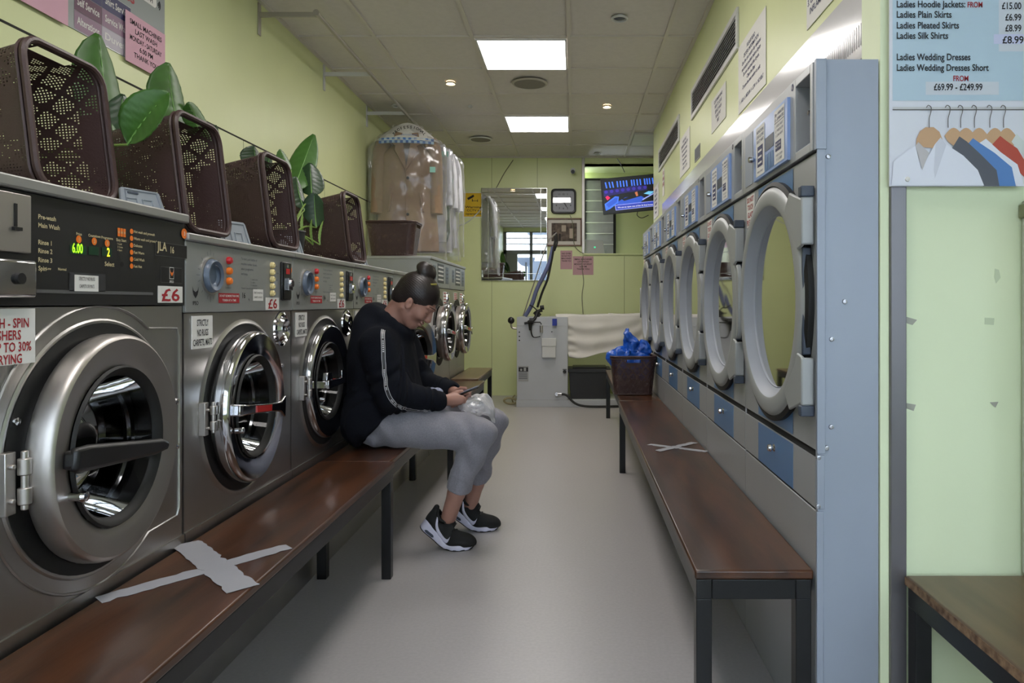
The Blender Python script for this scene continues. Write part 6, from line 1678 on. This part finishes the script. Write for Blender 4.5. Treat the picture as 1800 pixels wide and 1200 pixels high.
def flat_mesh(fn, h, sm=1):
    vs, fs = surf(fn, (-.22, -.07, -.02), (.11, .07, .15), h)
    me = bpy.data.meshes.new('s'); me.from_pydata(vs.tolist(), [], fs.tolist()); bm = bmesh.new(); bm.from_mesh(me)
    for _ in range(sm): bmesh.ops.smooth_vert(bm, verts=bm.verts, factor=.5, use_axis_x=True, use_axis_y=True, use_axis_z=True)
    vs = [v.co.copy() for v in bm.verts]; bm.free(); bpy.data.meshes.remove(me); return vs, [tuple(f) for f in fs]
FU, FS, FO = flat_mesh(upper_f, .0028), flat_mesh(sole_f, .0026), flat_mesh(out_f, .0022)
ut = BVHTree.FromPolygons(FU[0], FU[1]); st_ = BVHTree.FromPolygons(FS[0], FS[1])
def bend_fn(phi, base, yaw=0):
    S_ = np.linspace(0, .30, 121); th_ = phi*np.clip((S_+.0)/.07, 0, 1); th_ = phi*(lambda t: t*t*(3-2*t))(np.clip(S_/.075, 0, 1))
    cx_ = np.concatenate([[0], np.cumsum(-np.cos(th_[:-1])*np.diff(S_))]); cz_ = np.concatenate([[0], np.cumsum(np.sin(th_[:-1])*np.diff(S_))])
    cy_, sy_ = math.cos(yaw), math.sin(yaw)
    def f(p):
        x, y, z = p
        if x < 0:
            s_ = -x; a = float(np.interp(s_, S_, th_)); X = float(np.interp(s_, S_, cx_))+z*math.sin(a); Z = float(np.interp(s_, S_, cz_))+z*math.cos(a)
        else: X, Z = x, z
        return Vector((base[0]+X*cy_-y*sy_, base[1]+X*sy_+y*cy_, base[2]+Z))
    return f
def swoosh(side):
    """curved tick laid on the flank"""
    top = dense([(-.128, .074), (-.105, .052), (-.080, .038), (-.058, .036), (-.040, .046), (-.030, .060)], 8)
    top = dense([(-.149, .090, 0), (-.122, .062, 0), (-.092, .048, 0), (-.056, .044, 0), (-.026, .060, 0)], 8)
    bot = dense([(-.153, .087, 0), (-.130, .054, 0), (-.097, .034, 0), (-.046, .027, 0), (-.0245, .0595, 0)], 8)
    vs = []
    for a, b in zip(top, bot):
        for k in range(4):
            p = a.lerp(b, k/3); h_ = ut.ray_cast(Vector((p.x, side*.2, p.y)), Vector((0, -side, 0)))
            h2 = st_.ray_cast(Vector((p.x, side*.2, p.y)), Vector((0, -side, 0)))
            y = h_[0].y if h_[0] else side*.03
            vs.append((p.x, y+side*.0012, p.y))
    return vs, [(4*i+k, 4*i+k+1, 4*i+4+k+1, 4*i+4+k) for i in range(len(top)-1) for k in range(3)]
SW = {s_: swoosh(s_) for s_ in (-1, 1)}
def trainer(base, phi, yaw):
    f = bend_fn(phi, [base[k]-O[k] for k in range(3)], yaw)
    def put(name, vf, m_, par, ang=60, solid=0):
        b_ = MB(); b_.add([f(v) for v in vf[0]], vf[1]); o = b_.build(name, m_, par, ang=ang, solid=solid, fix=not solid); return o
    up = put('trainer', FU, shoe_black, person, 180)
    put('midsole', FS, shoe_white, up, 50); put('outsole', FO, M['rubber'], up, 50)
    for s_ in (-1, 1): put('side_tick', SW[s_], shoe_white, up, 180, .0012)
    a = MB().prism([(-.158, .014), (-.150, .020), (-.115, .020), (-.108, .014), (-.115, .009), (-.150, .009)], -.0375, .0375); put('heel_window', ([Vector(v) for v in a.v], a.f), M['dialdark'], up)
    l_ = MB()
    for k in range(5):
        x = -.070+.018*k; 
        pts = []
        for j in range(-3, 4):
            y = j*.0068; h_ = ut.ray_cast(Vector((x+.004*(j % 2), y, .3)), Vector((0, 0, -1)))
            pts.append((x+.004*(1 if j > 0 else -1)*(abs(j)/3), y, (h_[0].z if h_[0] else .06)+.0015))
        l_.tube(pts, .0022, 6)
    l_.tube([(-.085, 0, .098), (-.055, -.018, .105), (-.045, -.024, .088), (-.062, -.010, .09)], .0018, 5, smooth=6).tube([(-.082, 0, .098), (-.055, .016, .106), (-.045, .022, .09), (-.062, .008, .09)], .0018, 5, smooth=6)
    l_.tube([(-.078, -.004, .096), (-.048, -.026, .082), (-.030, -.030, .058)], .0018, 5, smooth=5)
    put('laces', ([Vector(v) for v in l_.v], l_.f), M['black'], up)
    c_ = MB(); c_.tube([(-.132+.034*math.cos(a), .029*math.sin(a), .088+.014*abs(math.cos(a))**2*(1 if math.cos(a) > 0 else 1.1)) for a in [2*PI*k/28 for k in range(28)]], .0060, 8, closed=True)
    put('collar', ([Vector(v) for v in c_.v], c_.f), shoe_black, up)
trainer((-.513, 3.030, .0), math.radians(40), math.radians(-2))
trainer((-.435, 3.280, .0), math.radians(36), math.radians(2))
tag(person, 'seated person with a hair bun, dark hoodie, grey joggers and black trainers', 'person')

# phone held in both hands
ph = empty('phone', (-.478, 3.06, .664), rot=(0, math.radians(-22), 0))
MB().box(-.068, .068, -.034, .034, -.004, .004).build('case', M['black'], ph, bevel=.0035)
MB().box(-.063, .063, -.031, .031, .0041, .0046).build('screen', mat('phone_screen', (60, 66, 80), .12, emit=(120, 130, 150), estr=.25), ph)
tag(ph, 'dark smartphone held in both hands of the seated person', 'phone')
# thin plastic bag on the lap and patterned pouch
film2 = film.copy(); film2.name = 'pale_bag_film'; film2.node_tree.nodes['Math'].inputs[2].default_value = .30; film2.node_tree.nodes['Mix Shader.001'].inputs[0].default_value = .80
b_ = MB(); noise.seed_set(5)
def lapbag(u, v):
    a = 2*PI*u; r_ = math.sin(PI*min(.995, max(.005, v)))**.6; x = .080*math.cos(a)*r_; y = .10*math.sin(a)*r_; z = -.036*math.cos(PI*v)*(1+.3*x/.1)
    p = Vector((x, y, z)); q = noise.noise_vector(p*22)*.016+noise.noise_vector(p*50)*.007
    drop = -2.6*max(0, x-.03)**2*10
    return p+q+Vector((0, 0, drop))
b_.grid(lapbag, 60, 40, cu=True)
o = b_.build('plastic_bag', film2, ang=180, fix=False, loc=(-.430, 3.10, .605)); tag(o, 'thin translucent plastic bag resting on the knees of the seated person', 'bag')
b_ = MB()
def pouch(u, v):
    a = 2*PI*u; r_ = math.sin(PI*min(.995, max(.005, v)))**.7; p = Vector((.052*math.cos(a)*r_, .040*math.sin(a)*r_, -.022*math.cos(PI*v))); return p+noise.noise_vector(p*35)*.010
b_.grid(pouch, 40, 24, cu=True)
pm = mat('pouch_print', (180, 186, 206), .7, col2=(70, 78, 120), vscale=90)
o = b_.build('cloth_pouch', pm, ang=180, loc=(-.625, 3.085, .655)); tag(o, 'small blue and white patterned cloth pouch tucked between the arms of the seated person', 'pouch')
